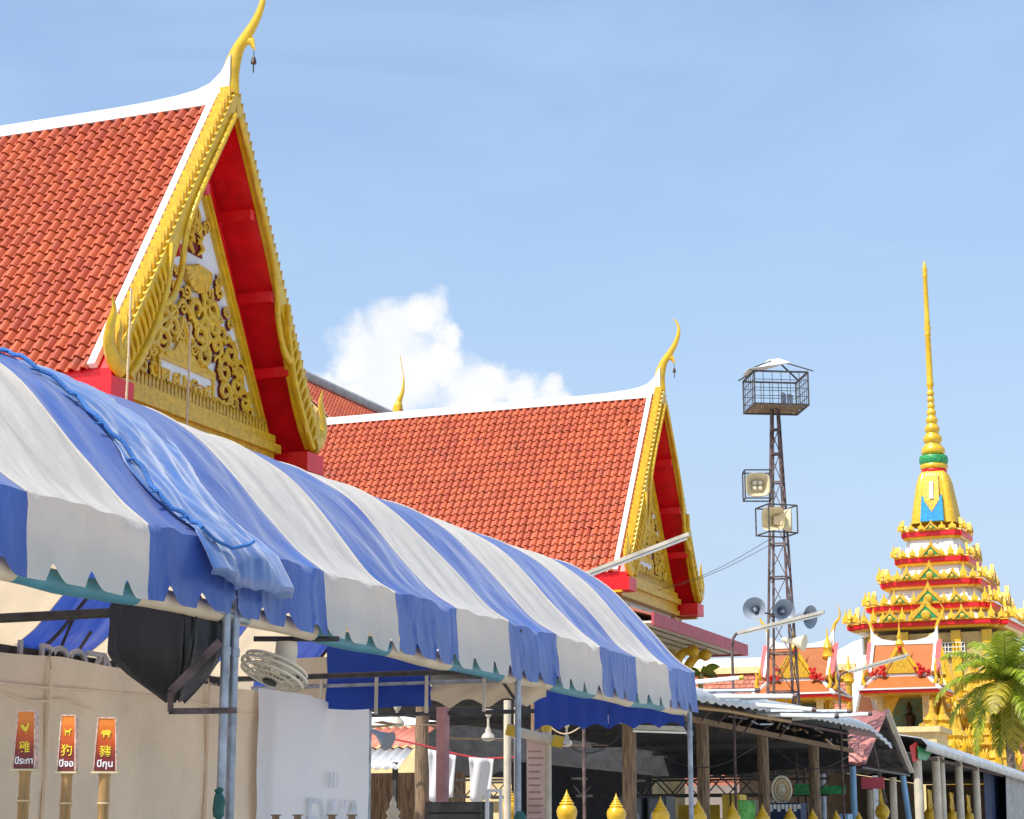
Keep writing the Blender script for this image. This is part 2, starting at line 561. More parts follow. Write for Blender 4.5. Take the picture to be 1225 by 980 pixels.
def text_mesh(body, size, depth, extra=0.0):
    """flat-lying text in XY, centred, as MB"""
    cu = bpy.data.curves.new('lettering', 'FONT')
    cu.body = body
    cu.size = size
    cu.extrude = depth
    cu.offset = extra
    cu.align_x = 'CENTER'
    cu.align_y = 'CENTER'
    cu.resolution_u = 3
    ob = bpy.data.objects.new('lettering', cu)
    col.objects.link(ob)
    dg = bpy.context.evaluated_depsgraph_get()
    me = bpy.data.meshes.new_from_object(ob.evaluated_get(dg))
    mb = MB()
    mb.v = [v.co.copy() for v in me.vertices]
    mb.f = [tuple(p.vertices) for p in me.polygons]
    bpy.data.objects.remove(ob)
    return mb


def remap(mb, fn):
    out = MB()
    out.v = [Vector(fn(p)) for p in mb.v]
    out.f = list(mb.f)
    return out


def spline(pts, n=6):
    """Catmull-Rom through points (any dimension tuples)"""
    P = [Vector(p) if len(p) == 3 else Vector((*p, 0)) for p in pts]
    P = [P[0] * 2 - P[1]] + P + [P[-1] * 2 - P[-2]]
    out = []
    for i in range(1, len(P) - 2):
        for k in range(n):
            t = k / n
            a, b, c, d = P[i - 1], P[i], P[i + 1], P[i + 2]
            out.append(0.5 * ((2 * b) + (c - a) * t + (2 * a - 5 * b + 4 * c - d) * t * t + (3 * b - a - 3 * c + d) * t ** 3))
    out.append(P[-2])
    return out


# ------------------------------------------------------------------ ground
g = MB()
g.add([(-900, -60, 0), (900, -60, 0), (900, 2500, 0), (-900, 2500, 0)], [(0, 1, 2, 3)])
gr = bpy.data.objects.new('ground', mesh_of('ground', g, M['paving'], Vector(), False))
col.objects.link(gr)
gr['kind'] = 'structure'

# ------------------------------------------------------------------ temple halls
XG = -17.0                     # plane of the bargeboards
XP = -17.62                    # plane of the pediment panel
HW, ZR, ZE = 3.5, 14.72, 8.92  # half width, ridge height, eave height
TW, TR = 0.225, 0.272           # tile width and course spacing
slope_len = math.hypot(HW, ZR - ZE)
UPS = Vector((0, HW / slope_len, (ZR - ZE) / slope_len))     # up the near slope
NRM = Vector((0, -UPS.z, UPS.y))                             # its outward normal


def tile_shape(w=TW, l=0.325):
    """an interlocking roll tile: barrel, trough and a thick lower lip"""
    mb = MB()
    prof = [(0, 0.002), (0.072, 0.0), (0.085, 0.026), (0.112, 0.066), (0.148, 0.082), (0.186, 0.066), (0.213, 0.026), (0.228, 0.004)]
    lo = [(x * w / TW, 0, z + 0.042) for x, z in prof]
    hi = [(x * w / TW, l, z) for x, z in prof]
    lip = [(x * w / TW, 0.006, z + 0.004) for x, z in prof]
    mb.grid([lip, lo, hi])
    return mb


TILE_LOCAL = tile_shape()


def gp(px, py):
    """pediment coordinates (offset along the gable, height) of a carving"""
    p = at(px, py, X=XP)
    return p.y - 29.3, p.z


def scroll_paths(c, r, hand, rot, turns=1.35):
    """a curled leaf scroll: the main spiral and its side flames, as 2D paths with radii"""
    cx, cz = c
    out = []
    pts, rad = [], []
    n = 22
    for i in range(n):
        t = i / (n - 1)
        a = rot + hand * t * turns * 2 * math.pi
        q = r * (1 - 0.80 * t)
        pts.append((cx + q * math.cos(a), cz + q * math.sin(a)))
        rad.append(r * (0.15 + 0.10 * math.sin(math.pi * min(1, t * 1.25)) + (0.06 if t > 0.9 else 0)))
    out.append((pts, rad))
    for k in range(7):
        t = 0.04 + 0.085 * k
        a = rot + hand * t * turns * 2 * math.pi
        q = r * (1 - 0.80 * t)
        b = (cx + q * math.cos(a), cz + q * math.sin(a))
        da = a - hand * 0.85
        ln = r * (0.58 - 0.03 * k)
        m = (b[0] + math.cos(da) * ln * 0.55 + math.cos(a) * ln * 0.12, b[1] + math.sin(da) * ln * 0.55 + math.sin(a) * ln * 0.12)
        e = (b[0] + math.cos(da + hand * 0.25) * ln, b[1] + math.sin(da + hand * 0.25) * ln)
        out.append(([b, m, e], [r * 0.15, r * 0.15, r * 0.02]))
    return out


def make_hall(Yc, x_back, n_single, hall_label, plaque):
    root = thing('temple_hall', hall_label, 'temple hall', (XG - 3, Yc, 0))
    P = lambda s, z, x=XG: Vector((x, Yc + s, z))
    # --- roof slabs
    rb = MB()
    for sg in (-1, 1):
        rb.prism([(0, ZR), (0, ZR - 0.22), (sg * HW, ZE - 0.22), (sg * HW, ZE)],
                 lambda s, z: P(s, z, XG - 0.02), lambda s, z: P(s, z, x_back))
    roof = part('roof', rb, M['red'], root)
    # --- tiles on the near slope, nearest ones as pieces of their own
    cols_n = int((XG - 0.40 - x_back) / TW)
    rows_n = int((slope_len - 0.12) / TR)
    spots = []
    org = Vector((XG - 0.40, Yc - HW, ZE)) - UPS * 0.05 + NRM * 0.012
    for c in range(cols_n):
        for r in range(rows_n):
            p = org + Vector((-TW * (c + 1), 0, 0)) + UPS * (TR * r)
            px, py, d = project(p)
            vis = px > -5 and py < 413 + 0.385 * px + 6
            spots.append(((0 if vis else 1, d), p))
    spots.sort(key=lambda t: t[0])
    rot = Matrix((Vector((1, 0, 0)), UPS, NRM)).transposed().to_4x4()
    tme = mesh_of('roof_tile', TILE_LOCAL, M['tile'], Vector(), 60)
    for k, (key, p) in enumerate(spots[:n_single]):
        o = bpy.data.objects.new('roof_tile', tme)
        col.objects.link(o)
        o.parent = roof
        j = Matrix.Translation(Vector((random.uniform(-.005, .005), random.uniform(-.008, .008) - (.035 if random.random() < .025 else 0), random.uniform(0, .006))))
        o.matrix_basis = Matrix.Translation(p - OFF[root]) @ rot @ j @ Matrix.Rotation(random.uniform(-.012, .012), 4, 'X')
    rest = MB()
    r3 = rot.to_3x3()
    for key, p in spots[n_single:]:
        dz = random.uniform(-0.007, 0.007) - (.03 if random.random() < .006 else 0)
        rest.add([p + r3 @ (v + Vector((dz, dz, 0))) for v in TILE_LOCAL.v], TILE_LOCAL.f)
    part('roof_tiles', rest, M['tile'], roof, 60, kind='stuff')
    # --- white ridge with its upswept end, white verge along the gable
    rd = MB()
    top = [(x_back, ZR + .05), (XG - 2.4, ZR + .05), (XG - 1.6, ZR + .07), (XG - 1.1, ZR + .10), (XG - 0.7, ZR + .15), (XG - 0.42, ZR + .24), (XG - 0.2, ZR + .42), (XG - 0.02, ZR + .74)]
    poly = [(x_back, ZR - 0.12)] + top + [(XG - 0.02, ZR - 0.02), (XG - 0.3, ZR - 0.12)]
    rd.prism(poly, lambda x, z: Vector((x, Yc - 0.15, z)), lambda x, z: Vector((x, Yc + 0.15, z)))
    rg = part('ridge', rd, M['plaster'], root)
    rl = MB()
    rl.box((x_back, Yc - 0.23, ZR - 0.20), (XG - 0.34, Yc + 0.23, ZR - 0.12))
    part('ridge_moulding', rl, M['plaster'], rg)
    vb = MB()
    q = [Vector((XG - 0.26, Yc, ZR)) + NRM * 0.02, Vector((XG - 0.40, Yc, ZR)) + NRM * 0.02]
    dn = -UPS * slope_len
    n1, n2 = NRM * 0.0, NRM * 0.11
    vs = [a + b for a in (q[0], q[1], q[1] + dn, q[0] + dn) for b in (n1, n2)]
    vb.add(vs, [(1, 3, 5, 7), (0, 6, 4, 2), (0, 1, 7, 6), (2, 4, 5, 3), (4, 6, 7, 5), (0, 2, 3, 1)])
    part('verge', vb, M['plaster'], root)
    # --- chofa
    cb = MB()
    spine = spline([(XG - .10, ZR + .02), (XG - .08, ZR + .45), (XG + .04, ZR + .85), (XG + .22, ZR + 1.10), (XG + .40, ZR + 1.38), (XG + .52, ZR + 1.68), (XG + .53, ZR + 1.95), (XG + .40, ZR + 2.2)], 5)
    n = len(spine)
    rr = []
    for i in range(n):
        t = i / (n - 1)
        rr.append(0.20 - 0.10 * min(1, t / 0.3) + 0.02 * math.sin(min(1, t / .5) * math.pi) - max(0, t - .45) * 0.15 if t < 0.98 else 0.008)
    cb.tube([(p.x, Yc, p.y) for p in spine], [max(.008, x) for x in rr], 10, flat=((0, 1, 0), 0.75))
    beak = [(XG + .12, ZR + 1.05), (XG + .33, ZR + .98), (XG + .40, ZR + .80)]
    cb.tube([(a, Yc, b) for a, b in beak], [.10, .075, .01], 8, flat=((0, 1, 0), 0.6))
    ch = part('roof_finial', cb, M['gold'], root, True)
    bl = MB()
    bx_, bz_ = XG + .38, ZR + .80
    bl.tube([(bx_, Yc, bz_), (bx_, Yc, bz_ - .12)], .008, 5)
    bl.lathe((bx_, Yc, bz_ - .25), [(.001, .13), (.03, .12), (.045, .06), (.055, 0)], 10)
    bl.tube([(bx_, Yc, bz_ - .25), (bx_, Yc, bz_ - .42)], .012, 5)
    part('bell', bl, M['bronze'], ch, True)
    # --- bargeboards, comb fins, curled hooks, lower flame finials
    for sg in (-1, 1):
        fx0, fx1 = XG + 0.06, XG - 0.04
        bb = MB()
        outer = [(0.0, ZR + .12), (HW, ZE + 0.12)]
        ud = Vector((HW, ZE - ZR)).normalized()
        pn = Vector((-ud.y, ud.x)) * -1      # towards the inside and down
        def bp(t, w):
            return (sg * (ud.x * t + pn.x * w), ZR + .12 + ud.y * t + pn.y * w)
        L = slope_len
        up_in = [bp(t, w) for t, w in ((0.42, .22), (1.4, .21), (2.6, .21), (3.6, .24), (4.1, .30))]
        upper = [bp(0.0, 0), bp(4.3, 0), bp(4.35, 0.26)] + up_in[::-1] + [(0, ZR - .16)]
        bb.prism(upper, lambda s, z: P(s, z, fx0), lambda s, z: P(s, z, fx1))
        lower = [bp(4.25, 0.0), bp(L - .05, 0.0), bp(L + 0.03, 0.10), bp(L, 0.42), bp(6.35, 0.50), bp(5.85, 0.52), bp(5.3, 0.48), bp(4.85, 0.42), bp(4.5, 0.36), bp(4.3, 0.26)]
        bb.prism(lower, lambda s, z: P(s, z, fx0 + .015), lambda s, z: P(s, z, fx1 - .02))
        brd = part('bargeboard', bb, M['gold'], root)
        rim = MB()                                     # raised rim on the inner edge
        path = spline([bp(t, w) for t, w in ((0.5, .20), (1.6, .19), (2.7, .19), (3.3, .24), (3.75, .36), (4.25, .56), (4.75, .60), (5.0, .50), (5.05, .42))], 6)
        rim.tube([P(p.x, p.y, XG + .09) for p in path], [.055] * (len(path) - 14) + [.06 + .03 * math.sin(i / 13 * math.pi) - .003 * i for i in range(14)], 8)
        path = spline([bp(t, w) for t, w in ((4.05, .06), (4.35, .20), (4.7, .34), (5.2, .46), (5.7, .50), (6.2, .48), (6.6, .44), (L, .40))], 5)
        rim.tube([P(p.x, p.y, XG + .10) for p in path], [.06] * len(path), 8)
        part('rim', rim, M['gold'], brd, True)
        for q_ in range(11):
            t_ = 4.55 + .19 * q_
            sl = MB()
            a_, b_ = bp(t_, .09), bp(min(L, t_ + .20), .30 + .10 * math.sin(q_ / 10 * math.pi))
            sl.tube([P(*a_, XG + .085), P((a_[0] + b_[0]) / 2, (a_[1] + b_[1]) / 2, XG + .115), P(*b_, XG + .09)], [.03, .036, .022], 6)
            part('slat', sl, M['gold'], brd, True)
        fb = MB()                                      # comb of leaf fins
        t = 0.25
        while t < L - 0.25:
            a0, a1 = bp(t, .02), bp(t + .11, .02)
            b0, b1 = bp(t - .06, -.06), bp(t + .03, -.07)
            tip = bp(t - .13, -.17)
            fb.prism([a0, a1, b1, tip, b0], lambda s, z: P(s, z, XG + .03), lambda s, z: P(s, z, XG - .17))
            t += 0.175
        part('comb_fins', fb, M['golddeep'], brd, kind='stuff')
        hb = MB()                                      # flame finial at the foot
        e = Vector(bp(L - .12, 0.18))
        fl = spline([(e.x, e.y - .12), (e.x + sg * .22, e.y - .02), (e.x + sg * .38, e.y + .22), (e.x + sg * .36, e.y + .52), (e.x + sg * .28, e.y + .78), (e.x + sg * .36, e.y + 1.02)], 5)
        k = len(fl)
        hb.tube([P(p.x, p.y, XG + .03) for p in fl], [max(.012, .19 * (1 - i / (k - 1)) ** .7) for i in range(k)], 8, flat=((1, 0, 0), 0.6))
        for dx, dz, hh in ((.10, .12, .55), (-.06, .18, .40), (.30, .05, .34)):
            f2 = spline([(e.x + sg * dx * .5, e.y), (e.x + sg * (dx + .05), e.y + dz + hh * .4), (e.x + sg * dx, e.y + dz + hh * .75), (e.x + sg * (dx + .06), e.y + dz + hh)], 4)
            hb.tube([P(p.x, p.y, XG + .06) for p in f2], [max(.01, .085 * (1 - i / (len(f2) - 1)) ** .8) for i in range(len(f2))], 7, flat=((1, 0, 0), 0.6))
        part('flame_finial', hb, M['gold'], root, True)
        # eave beam
        eb = MB()
        eb.box(P(sg * (HW - .52), ZE - .52, XG + .08), P(sg * (HW + .14), ZE - .16, x_back))
        bm_ = part('eave_beam', eb, M['red'], root)
        ln = MB()
        ln.box(P(sg * (HW + .02), ZE - .58, XG - .12), P(sg * (HW + .17), ZE - .525, x_back))
        part('gilt_line', ln, M['gold'], bm_)
        # purlins under the overhang
        for t in (2.2, 3.75, 5.2):
            pb = MB()
            c = bp(t, .40)
            pb.box(P(c[0] - .07, c[1] - .13, XG - .0), P(c[0] + .07, c[1] + .06, XP - .1))
            part('purlin', pb, M['red'], root)
    # --- gable wall and pediment
    wb = MB()
    wb.prism([(-3.1, 8.3), (3.1, 8.3), (3.25, 8.7), (0, 14.3), (-3.25, 8.7)], lambda s, z: P(s, z, XP - .12), lambda s, z: P(s, z, XP - .45))
    part('gable_wall', wb, M['red'], root)
    PH, PA, PB = 2.50, 13.05, 9.02
    pb = MB()
    pb.prism([(-PH, PB), (PH, PB), (0, PA)], lambda s, z: P(s, z, XP - .02), lambda s, z: P(s, z, XP - .11))
    ped = part('pediment', pb, M['panelwhite'], root)
    fr = MB()
    for sg in (-1, 1):
        a, b = Vector((sg * (PH + .16), PB - .05)), Vector((0, PA + .28))
        d = (b - a).normalized(); nn = Vector((-d.y, d.x)) * sg
        fr.prism([tuple(a), tuple(b), tuple(b + Vector((0, -.34))), tuple(a + nn * .17)], lambda s, z: P(s, z, XP + .06), lambda s, z: P(s, z, XP - .10))
        fr.prism([tuple(a + nn * .03), tuple(b + Vector((0, -.06))), tuple(b + Vector((0, -.18))), tuple(a + nn * .09)], lambda s, z: P(s, z, XP + .10), lambda s, z: P(s, z, XP + .05))
    part('pediment_frame', fr, M['gold'], ped)
    # carvings
    sc = [  # pixel centre, radius m, hand, start angle
        ((192, 380), .30, 1, 2.2), ((178, 396), .26, -1, 1.0), ((192, 405), .24, 1, 3.6), ((204, 392), .22, -1, 4.5),
        ((232, 371), .30, -1, 0.6), ((250, 372), .30, 1, 2.4), ((252, 392), .28, -1, 5.2), ((236, 402), .26, 1, 3.8), ((240, 425), .24, -1, 2.0),
        ((262, 398), .20, 1, 1.5), ((272, 424), .26, -1, 2.6), ((266, 445), .24, 1, 0.9), ((280, 462), .25, -1, 2.2), ((266, 470), .24, 1, 4.0),
        ((290, 482), .20, -1, 2.6), ((180, 358), .15, 1, 1.0), ((194, 351), .16, -1, 2.0), ((168, 436), .16, 1, 1.4), ((172, 422), .12, -1, 0.4), ((260, 350), .14, 1, 1.2), ((258, 338), .12, -1, 1.8)]
    sc += [((204, 372), .18, 1, 2.8), ((246, 352), .16, -1, 0.8), ((256, 415), .2, 1, 4.4), ((284, 445), .2, 1, 0.4), ((296, 492), .16, 1, 1.2), ((258, 484), .18, -1, 0.6), ((166, 450), .14, -1, 2.4)]
    cv_pts = [(*gp(*pc), r, hd, ro) for pc, r, hd, ro in sc]
    rnd = random.Random(5)
    for k in range(900):                               # smaller curls fill the ground between the large ones
        z = rnd.uniform(9.3, 12.4); s = rnd.uniform(-2.2, 2.4)
        if abs(s) > (PA - z) / (PA - PB) * PH - .22: continue
        if -1.35 < s < .75 and z < 10.05: continue
        if -.75 < s < .70 and z > 11.1 and z < 12.2: continue
        r = rnd.uniform(.10, .17)
        if all(math.hypot(s - q[0], z - q[1]) > (r + q[2]) * .86 for q in cv_pts): cv_pts.append((s, z, r, rnd.choice((-1, 1)), rnd.uniform(0, 6.28)))
    for (s, z, r, hd, ro) in cv_pts:
        g1, g2 = MB(), MB()
        for pts, rad in scroll_paths((s, z), r, hd, ro):
            pp = spline(pts, 2) if len(pts) == 3 else [Vector((*p, 0)) for p in pts]
            if len(pts) == 3:
                rad = [rad[0], (rad[0] + rad[1]) / 2, rad[1], (rad[1] + rad[2]) / 2, rad[2]]
            g1.tube([P(p.x, p.y, XP + .055) for p in pp], rad, 6, flat=((1, 0, 0), 0.8))
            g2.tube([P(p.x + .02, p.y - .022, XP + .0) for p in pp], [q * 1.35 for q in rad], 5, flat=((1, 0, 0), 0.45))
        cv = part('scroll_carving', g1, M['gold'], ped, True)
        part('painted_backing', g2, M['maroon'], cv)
    fan = MB()                                        # ribbed wings of the central emblem
    c = Vector(gp(232, 322))
    for k in range(13):
        a = R(198 + k * 13.5)
        ln = .52 - .10 * abs(k - 6) / 6
        e = c + Vector((math.cos(a) * ln * 1.05, math.sin(a) * ln * .82))
        fan.tube([P(c.x, c.y + .06, XP + .09), P((c.x + e.x) / 2, (c.y + e.y) / 2, XP + .10), P(e.x, e.y, XP + .05)], [.03, .065, .07], 6)
    part('wing_carving', fan, M['golddeep'], ped, True)
    fl = MB()                                         # tall flame above it
    t0, b0 = gp(232, 246), gp(233, 305)
    hgt = t0[1] - b0[1]
    cs = (t0[0] + b0[0]) / 2
    fl.prism([(cs - .30, b0[1]), (cs + .30, b0[1]), (cs + .22, b0[1] + hgt * .25), (cs + .15, b0[1] + hgt * .55), (cs, t0[1]), (cs - .15, b0[1] + hgt * .55), (cs - .22, b0[1] + hgt * .25)],
             lambda s, z: P(s, z, XP + .01), lambda s, z: P(s, z, XP - .02))
    fm = part('flame_backing', fl, M['maroon'], ped)
    fl = MB()
    for i, (w, h0, h1) in enumerate(((.22, 0, .36), (.17, .22, .58), (.12, .42, .78), (.06, .62, 1.0))):
        z0, z1 = b0[1] + hgt * h0, b0[1] + hgt * h1
        for sg in (-1, 1):
            p2 = spline([(cs + sg * w * .3, z0), (cs + sg * w, z0 + (z1 - z0) * .45), (cs + sg * w * .15, z1)], 4)
            fl.tube([P(p.x, p.y, XP + .05) for p in p2], [.02, .03, .04, .045, .045, .04, .03, .02, .008], 6)
    part('flame_carving', fl, M['gold'], fm, True)
    mt = MB()                                         # pointed centre leaf
    for pa in ([(178, 400), (190, 385), (205, 372), (215, 358)], [(238, 395), (230, 385), (222, 372), (215, 358)], [(205, 408), (211, 395), (215, 380)], [(226, 408), (219, 395), (215, 380)]):
        p2 = spline([gp(*q) for q in pa], 4)
        mt.tube([P(p.x, p.y, XP + .05) for p in p2], [.07 - .003 * i for i in range(len(p2))], 6)
    part('centre_leaf', mt, M['gold'], ped, True)
    # plaque with the year
    a, b = gp(188, 433), gp(244, 456)
    s0, s1 = a[0] - .05, b[0] + .16
    zt = (a[1] + b[1]) / 2 + .05
    z0 = 9.16
    pf = MB()
    pf.prism([(s0 - .16, z0 - .08), (s1 + .16, z0 - .08), (s1 + .16, zt + .16), ((s0 + s1) / 2 + .35, zt + .26), ((s0 + s1) / 2, zt + .75), ((s0 + s1) / 2 - .35, zt + .26), (s0 - .16, zt + .16)],
             lambda s, z: P(s, z, XP + .045), lambda s, z: P(s, z, XP - .02))
    pq = part('plaque_frame', pf, M['golddeep'], ped)
    pf = MB()
    pf.box(P(s0, z0, XP + .048), P(s1, zt, XP + .056))
    part('plaque', pf, M['panelwhite'], pq)
    pr_ = MB()
    for lo, hi in (((s0 - .06, zt), (s1 + .06, zt + .05)), ((s1, z0), (s1 + .05, zt)), ((s0 - .05, z0), (s0, zt))):
        pr_.box(P(lo[0], lo[1], XP + .048), P(hi[0], hi[1], XP + .10))
    part('plaque_rim', pr_, M['gold'], pq)
    tm = text_mesh(plaque, .40, .02, .016)
    wtx = max(v.x for v in tm.v) - min(v.x for v in tm.v)
    k = (s1 - s0 - .12) / wtx
    part('year_lettering', remap(tm, lambda v: P((s0 + s1) / 2 + v.x * k, (z0 + zt) / 2 - .02 + v.y, XP + .075 + v.z)), M['golddeep'], pq)
    # entablature with tooth row
    en = MB()
    for (zz0, zz1, pr0, hw) in ((8.86, 9.04, .16, 2.72), (8.70, 8.86, .24, 2.80), (8.50, 8.70, .14, 2.72), (8.36, 8.50, .20, 2.76)):
        en.box(P(-hw, zz0, XP + pr0), P(hw, zz1, XP - .13))
    ent = part('entablature', en, M['golddeep'], root)
    th = MB()
    k = -2.45
    while k < 2.46:
        th.prism([(k - .045, 9.03), (k + .045, 9.03), (k + .04, 9.16), (k, 9.27), (k - .04, 9.16)], lambda s, z: P(s, z, XP + .14), lambda s, z: P(s, z, XP + .06))
        k += .118
    part('tooth_row', th, M['goldornate'], ent, kind='stuff')
    # --- storey below: window band, lower roof, wall, columns, brackets
    wl_ = MB()
    wl_.box(P(-3.1, 0, XP - .2), P(3.1, 8.30, x_back + 1))
    part('wall', wl_, M['cream'], root)
    wb = MB()
    wb.box(P(-2.9, 7.72, XP - .19), P(2.7, 8.352, XP - .06))
    band = part('window_band', wb, M['white'], root)
    for k in range(4):
        s = -2.25 + 1.32 * k
        w = MB()
        for (u0, u1, v0, v1) in ((-.48, .48, 8.20, 8.26), (-.48, .48, 7.80, 7.86), (-.48, -.42, 7.86, 8.2), (.42, .48, 7.86, 8.2), (-.03, .03, 7.86, 8.2)):
            w.box(P(s + u0, v0, XP - .055), P(s + u1, v1, XP - .01))
        wf = part('window', w, M['white'], band)
        gmb = MB()
        gmb.box(P(s - .42, 7.86, XP - .057), P(s + .42, 8.2, XP - .045))
        part('pane', gmb, M['glass'], wf)
    co = MB()
    co.box(P(2.85, 0, XP - .5), P(3.55, 8.36, XP + .02))
    part('corner_column', co, M['cream'], root)
    cn = MB()
    xo = XP + 1.62
    cn.prism([(xo, 7.62), (XP - .1, 8.18), (XP - .1, 8.06), (xo, 7.56)], lambda x, z: Vector((x, Yc - 4.5, z)), lambda x, z: Vector((x, Yc + 5.0, z)))
    lr = part('lower_roof', cn, M['pinktile'], root)
    cn = MB()
    cn.box(P(-4.55, 7.30, xo + .0), P(5.05, 7.64, xo + .07))
    cn.box(P(5.0, 7.30, XP - .1), P(5.06, 7.64, xo - .002))
    part('fascia', cn, M['pinkfascia'], lr)
    cn = MB()
    cn.box(P(-4.5, 7.36, XP - .1), P(4.995, 7.42, xo - .003))
    sf = part('soffit', cn, M['soffit'], lr)
    for k in range(3):
        b_ = MB()
        x_ = XP + .35 + .42 * k
        b_.box(P(-4.45, 7.33, x_), P(4.95, 7.359, x_ + .03))
        part('batten', b_, M['wood'], sf)
    for s in (1.55, 2.85):
        nb = MB()
        pth = spline([(XP - .05, 5.9), (XP + .25, 6.25), (XP + .35, 6.75), (XP + .62, 7.1), (XP + .88, 7.18)], 5)
        nb.tube([P(s, p.y, p.x) for p in pth], [.10 + .05 * math.sin(i / 20 * math.pi) for i in range(len(pth))], 8)
        nb.lathe(P(s, 7.14, XP + .95), [(.02, -.16), (.15, -.10), (.2, 0.02), (.15, .14), (.03, .2)], 10)
        part('serpent_bracket', nb, M['golddeep'], root, True)
    return root


make_hall(29.3, -27.0, 300, 'near temple hall with large orange tiled roof and carved gold gable above the striped tent', 'พ.ศ.๒๕๓๔')
make_hall(54.9, -33.0, 0, 'farther temple hall with orange tiled roof, its gable beside the light tower', 'พ.ศ.๒๕๓๔')

# side hall whose ridge shows between the two halls, and the horn of a roof behind the second one
t = thing('side_hall', 'dark red tiled roof with grey ridge showing between the two temple halls', 'hall', (-32, 68, 0))
b = MB()
b.prism([(-32, 17.62), (-27.6, 13.2), (-27.6, 0), (-36.4, 0), (-36.4, 13.2)], lambda x, z: Vector((x, 58.9, z)), lambda x, z: Vector((x, 80, z)))
part('body', b, M['tanwall'], t)
b = MB()
tl = tile_shape()
u2 = Vector((-4.4, 0, 4.42)).normalized(); n2 = Vector((4.42, 0, 4.4)).normalized()
mt3 = Matrix((Vector((0, 1, 0)), u2, n2)).transposed()
y = 58.9
while y < 70:
    for r in range(23):
        p = Vector((-27.55, y, 13.18)) + u2 * (r * .272)
        b.add([p + mt3 @ v for v in tl.v], tl.f)
    y += TW
part('roof_tiles', b, M['tile'], t, 60, kind='stuff')
b = MB()
b.tube([(-32, 58.7, 17.75), (-32, 80, 17.75)], .24, 10)
part('ridge', b, M['concrete'], t, True)

p0 = at(475, 482, Y=85)
t = thing('rear_temple', 'gold roof horn rising alone behind the far hall ridge', 'temple', (p0.x - 2, 85, 0))
b = MB()
b.prism([(-4, 14), (4, 14), (0, p0.z - .3)], lambda s, z: Vector((p0.x + .3, 85 + s, z)), lambda s, z: Vector((p0.x - 10, 85 + s, z)))
part('roof', b, M['tile'], t)
b = MB()
b.box((p0.x - 9.8, 81.5, 0), (p0.x, 88.5, 14))
part('wall', b, M['cream'], t)
b = MB()
sp = spline([(0, -.5), (.12, .1), (.28, .5), (.34, 1.1), (.25, 1.7), (.12, 2.35)], 5)
b.tube([(p0.x + p.x, 85, p0.z + p.y) for p in sp], [max(.02, .2 - .16 * (i / 15)) if i > 3 else .24 for i in range(len(sp))], 8)
part('roof_finial', b, M['gold'], t, True)

# ------------------------------------------------------------------ striped tents
EX = -6.04                      # eave line
TENT_HALF = 2.4
PROF = [(0, 3.38), (.2, 3.53), (.45, 3.81), (.70, 4.09), (.98, 4.36), (1.31, 4.57), (1.61, 4.69), (2.0, 4.79), (2.4, 4.83)]
PROF = PROF + [(2 * TENT_HALF - u, z) for u, z in PROF[-2::-1]]
_pp = spline(PROF, 5)
NU = len(_pp)


def sag(y, y0, y1):
    t = (y - y0) / (y1 - y0)
    return 4 * t * (1 - t)


def cloth(y, i, y0, y1, amp=1.0):
    """point of the tent roof at station y, profile index i (0 = front eave)"""
    p = _pp[i]
    q = _pp[min(i + 1, NU - 1)] - _pp[max(i - 1, 0)]
    nx, nz = q.y, q.x                       # outward normal in (-X.., Z): profile u grows towards -X
    l = math.hypot(nx, nz)
    nx, nz = nx / l, nz / l
    u = i / (NU - 1)
    side = min(u, 1 - u) * 2
    d = -0.045 * sag(y, y0, y1) * math.sin(math.pi * min(1, u * 1.0))
    d += amp * 0.017 * noise.noise(Vector((y * 2.3 + p.x * 1.1, p.x * 0.9, 3.1)))
    d += amp * 0.012 * noise.noise(Vector((y * 6.0 - p.x * 2.4, p.x * 1.2, 7.7)))
    # tight radiating folds near the eave
    d += amp * 0.009 * (1 - side) ** 2 * math.sin(y * 13 + 3 * noise.noise(Vector((y * 1.5, p.x, 1))))
    d += amp * 0.005 * math.sin(y * 9 + p.x * 8 + 4 * noise.noise(Vector((y * .8, p.x * .8, 9))))
    return Vector((EX - p.x + nx * d, y, p.y + nz * d))


def scallop(y, base, ph):
    """height of the lower valance edge: rounded lobes cut by leaning fin-shaped notches"""
    t = ((y - base) / 0.362 + ph) % 1.0
    if t < 0.07: h = (t / 0.07) ** 0.6
    elif t < 0.13: h = 1.0
    else: h = max(0.0, 1 - (t - 0.13) / 0.36) ** 1.7
    return 0.095 * h


def valance(y, k, base, ph, sgn, y0, y1):
    """k 0..1 from fold to lower edge"""
    zb = 2.965 + scallop(y, base, ph) - .035 * sag(y, y0, y1)
    z = 3.38 + (zb - 3.38) * k
    xx = 0.03 * k + 0.012 * k * math.sin(y * 4.3 + 1) + 0.006 * k * math.sin(y * 11.7) + .012 * noise.noise(Vector((y * 3, k * 3, 5)))
    z += 0.012 * noise.noise(Vector((y * 2.3, 1, 3.1)))
    return z, xx


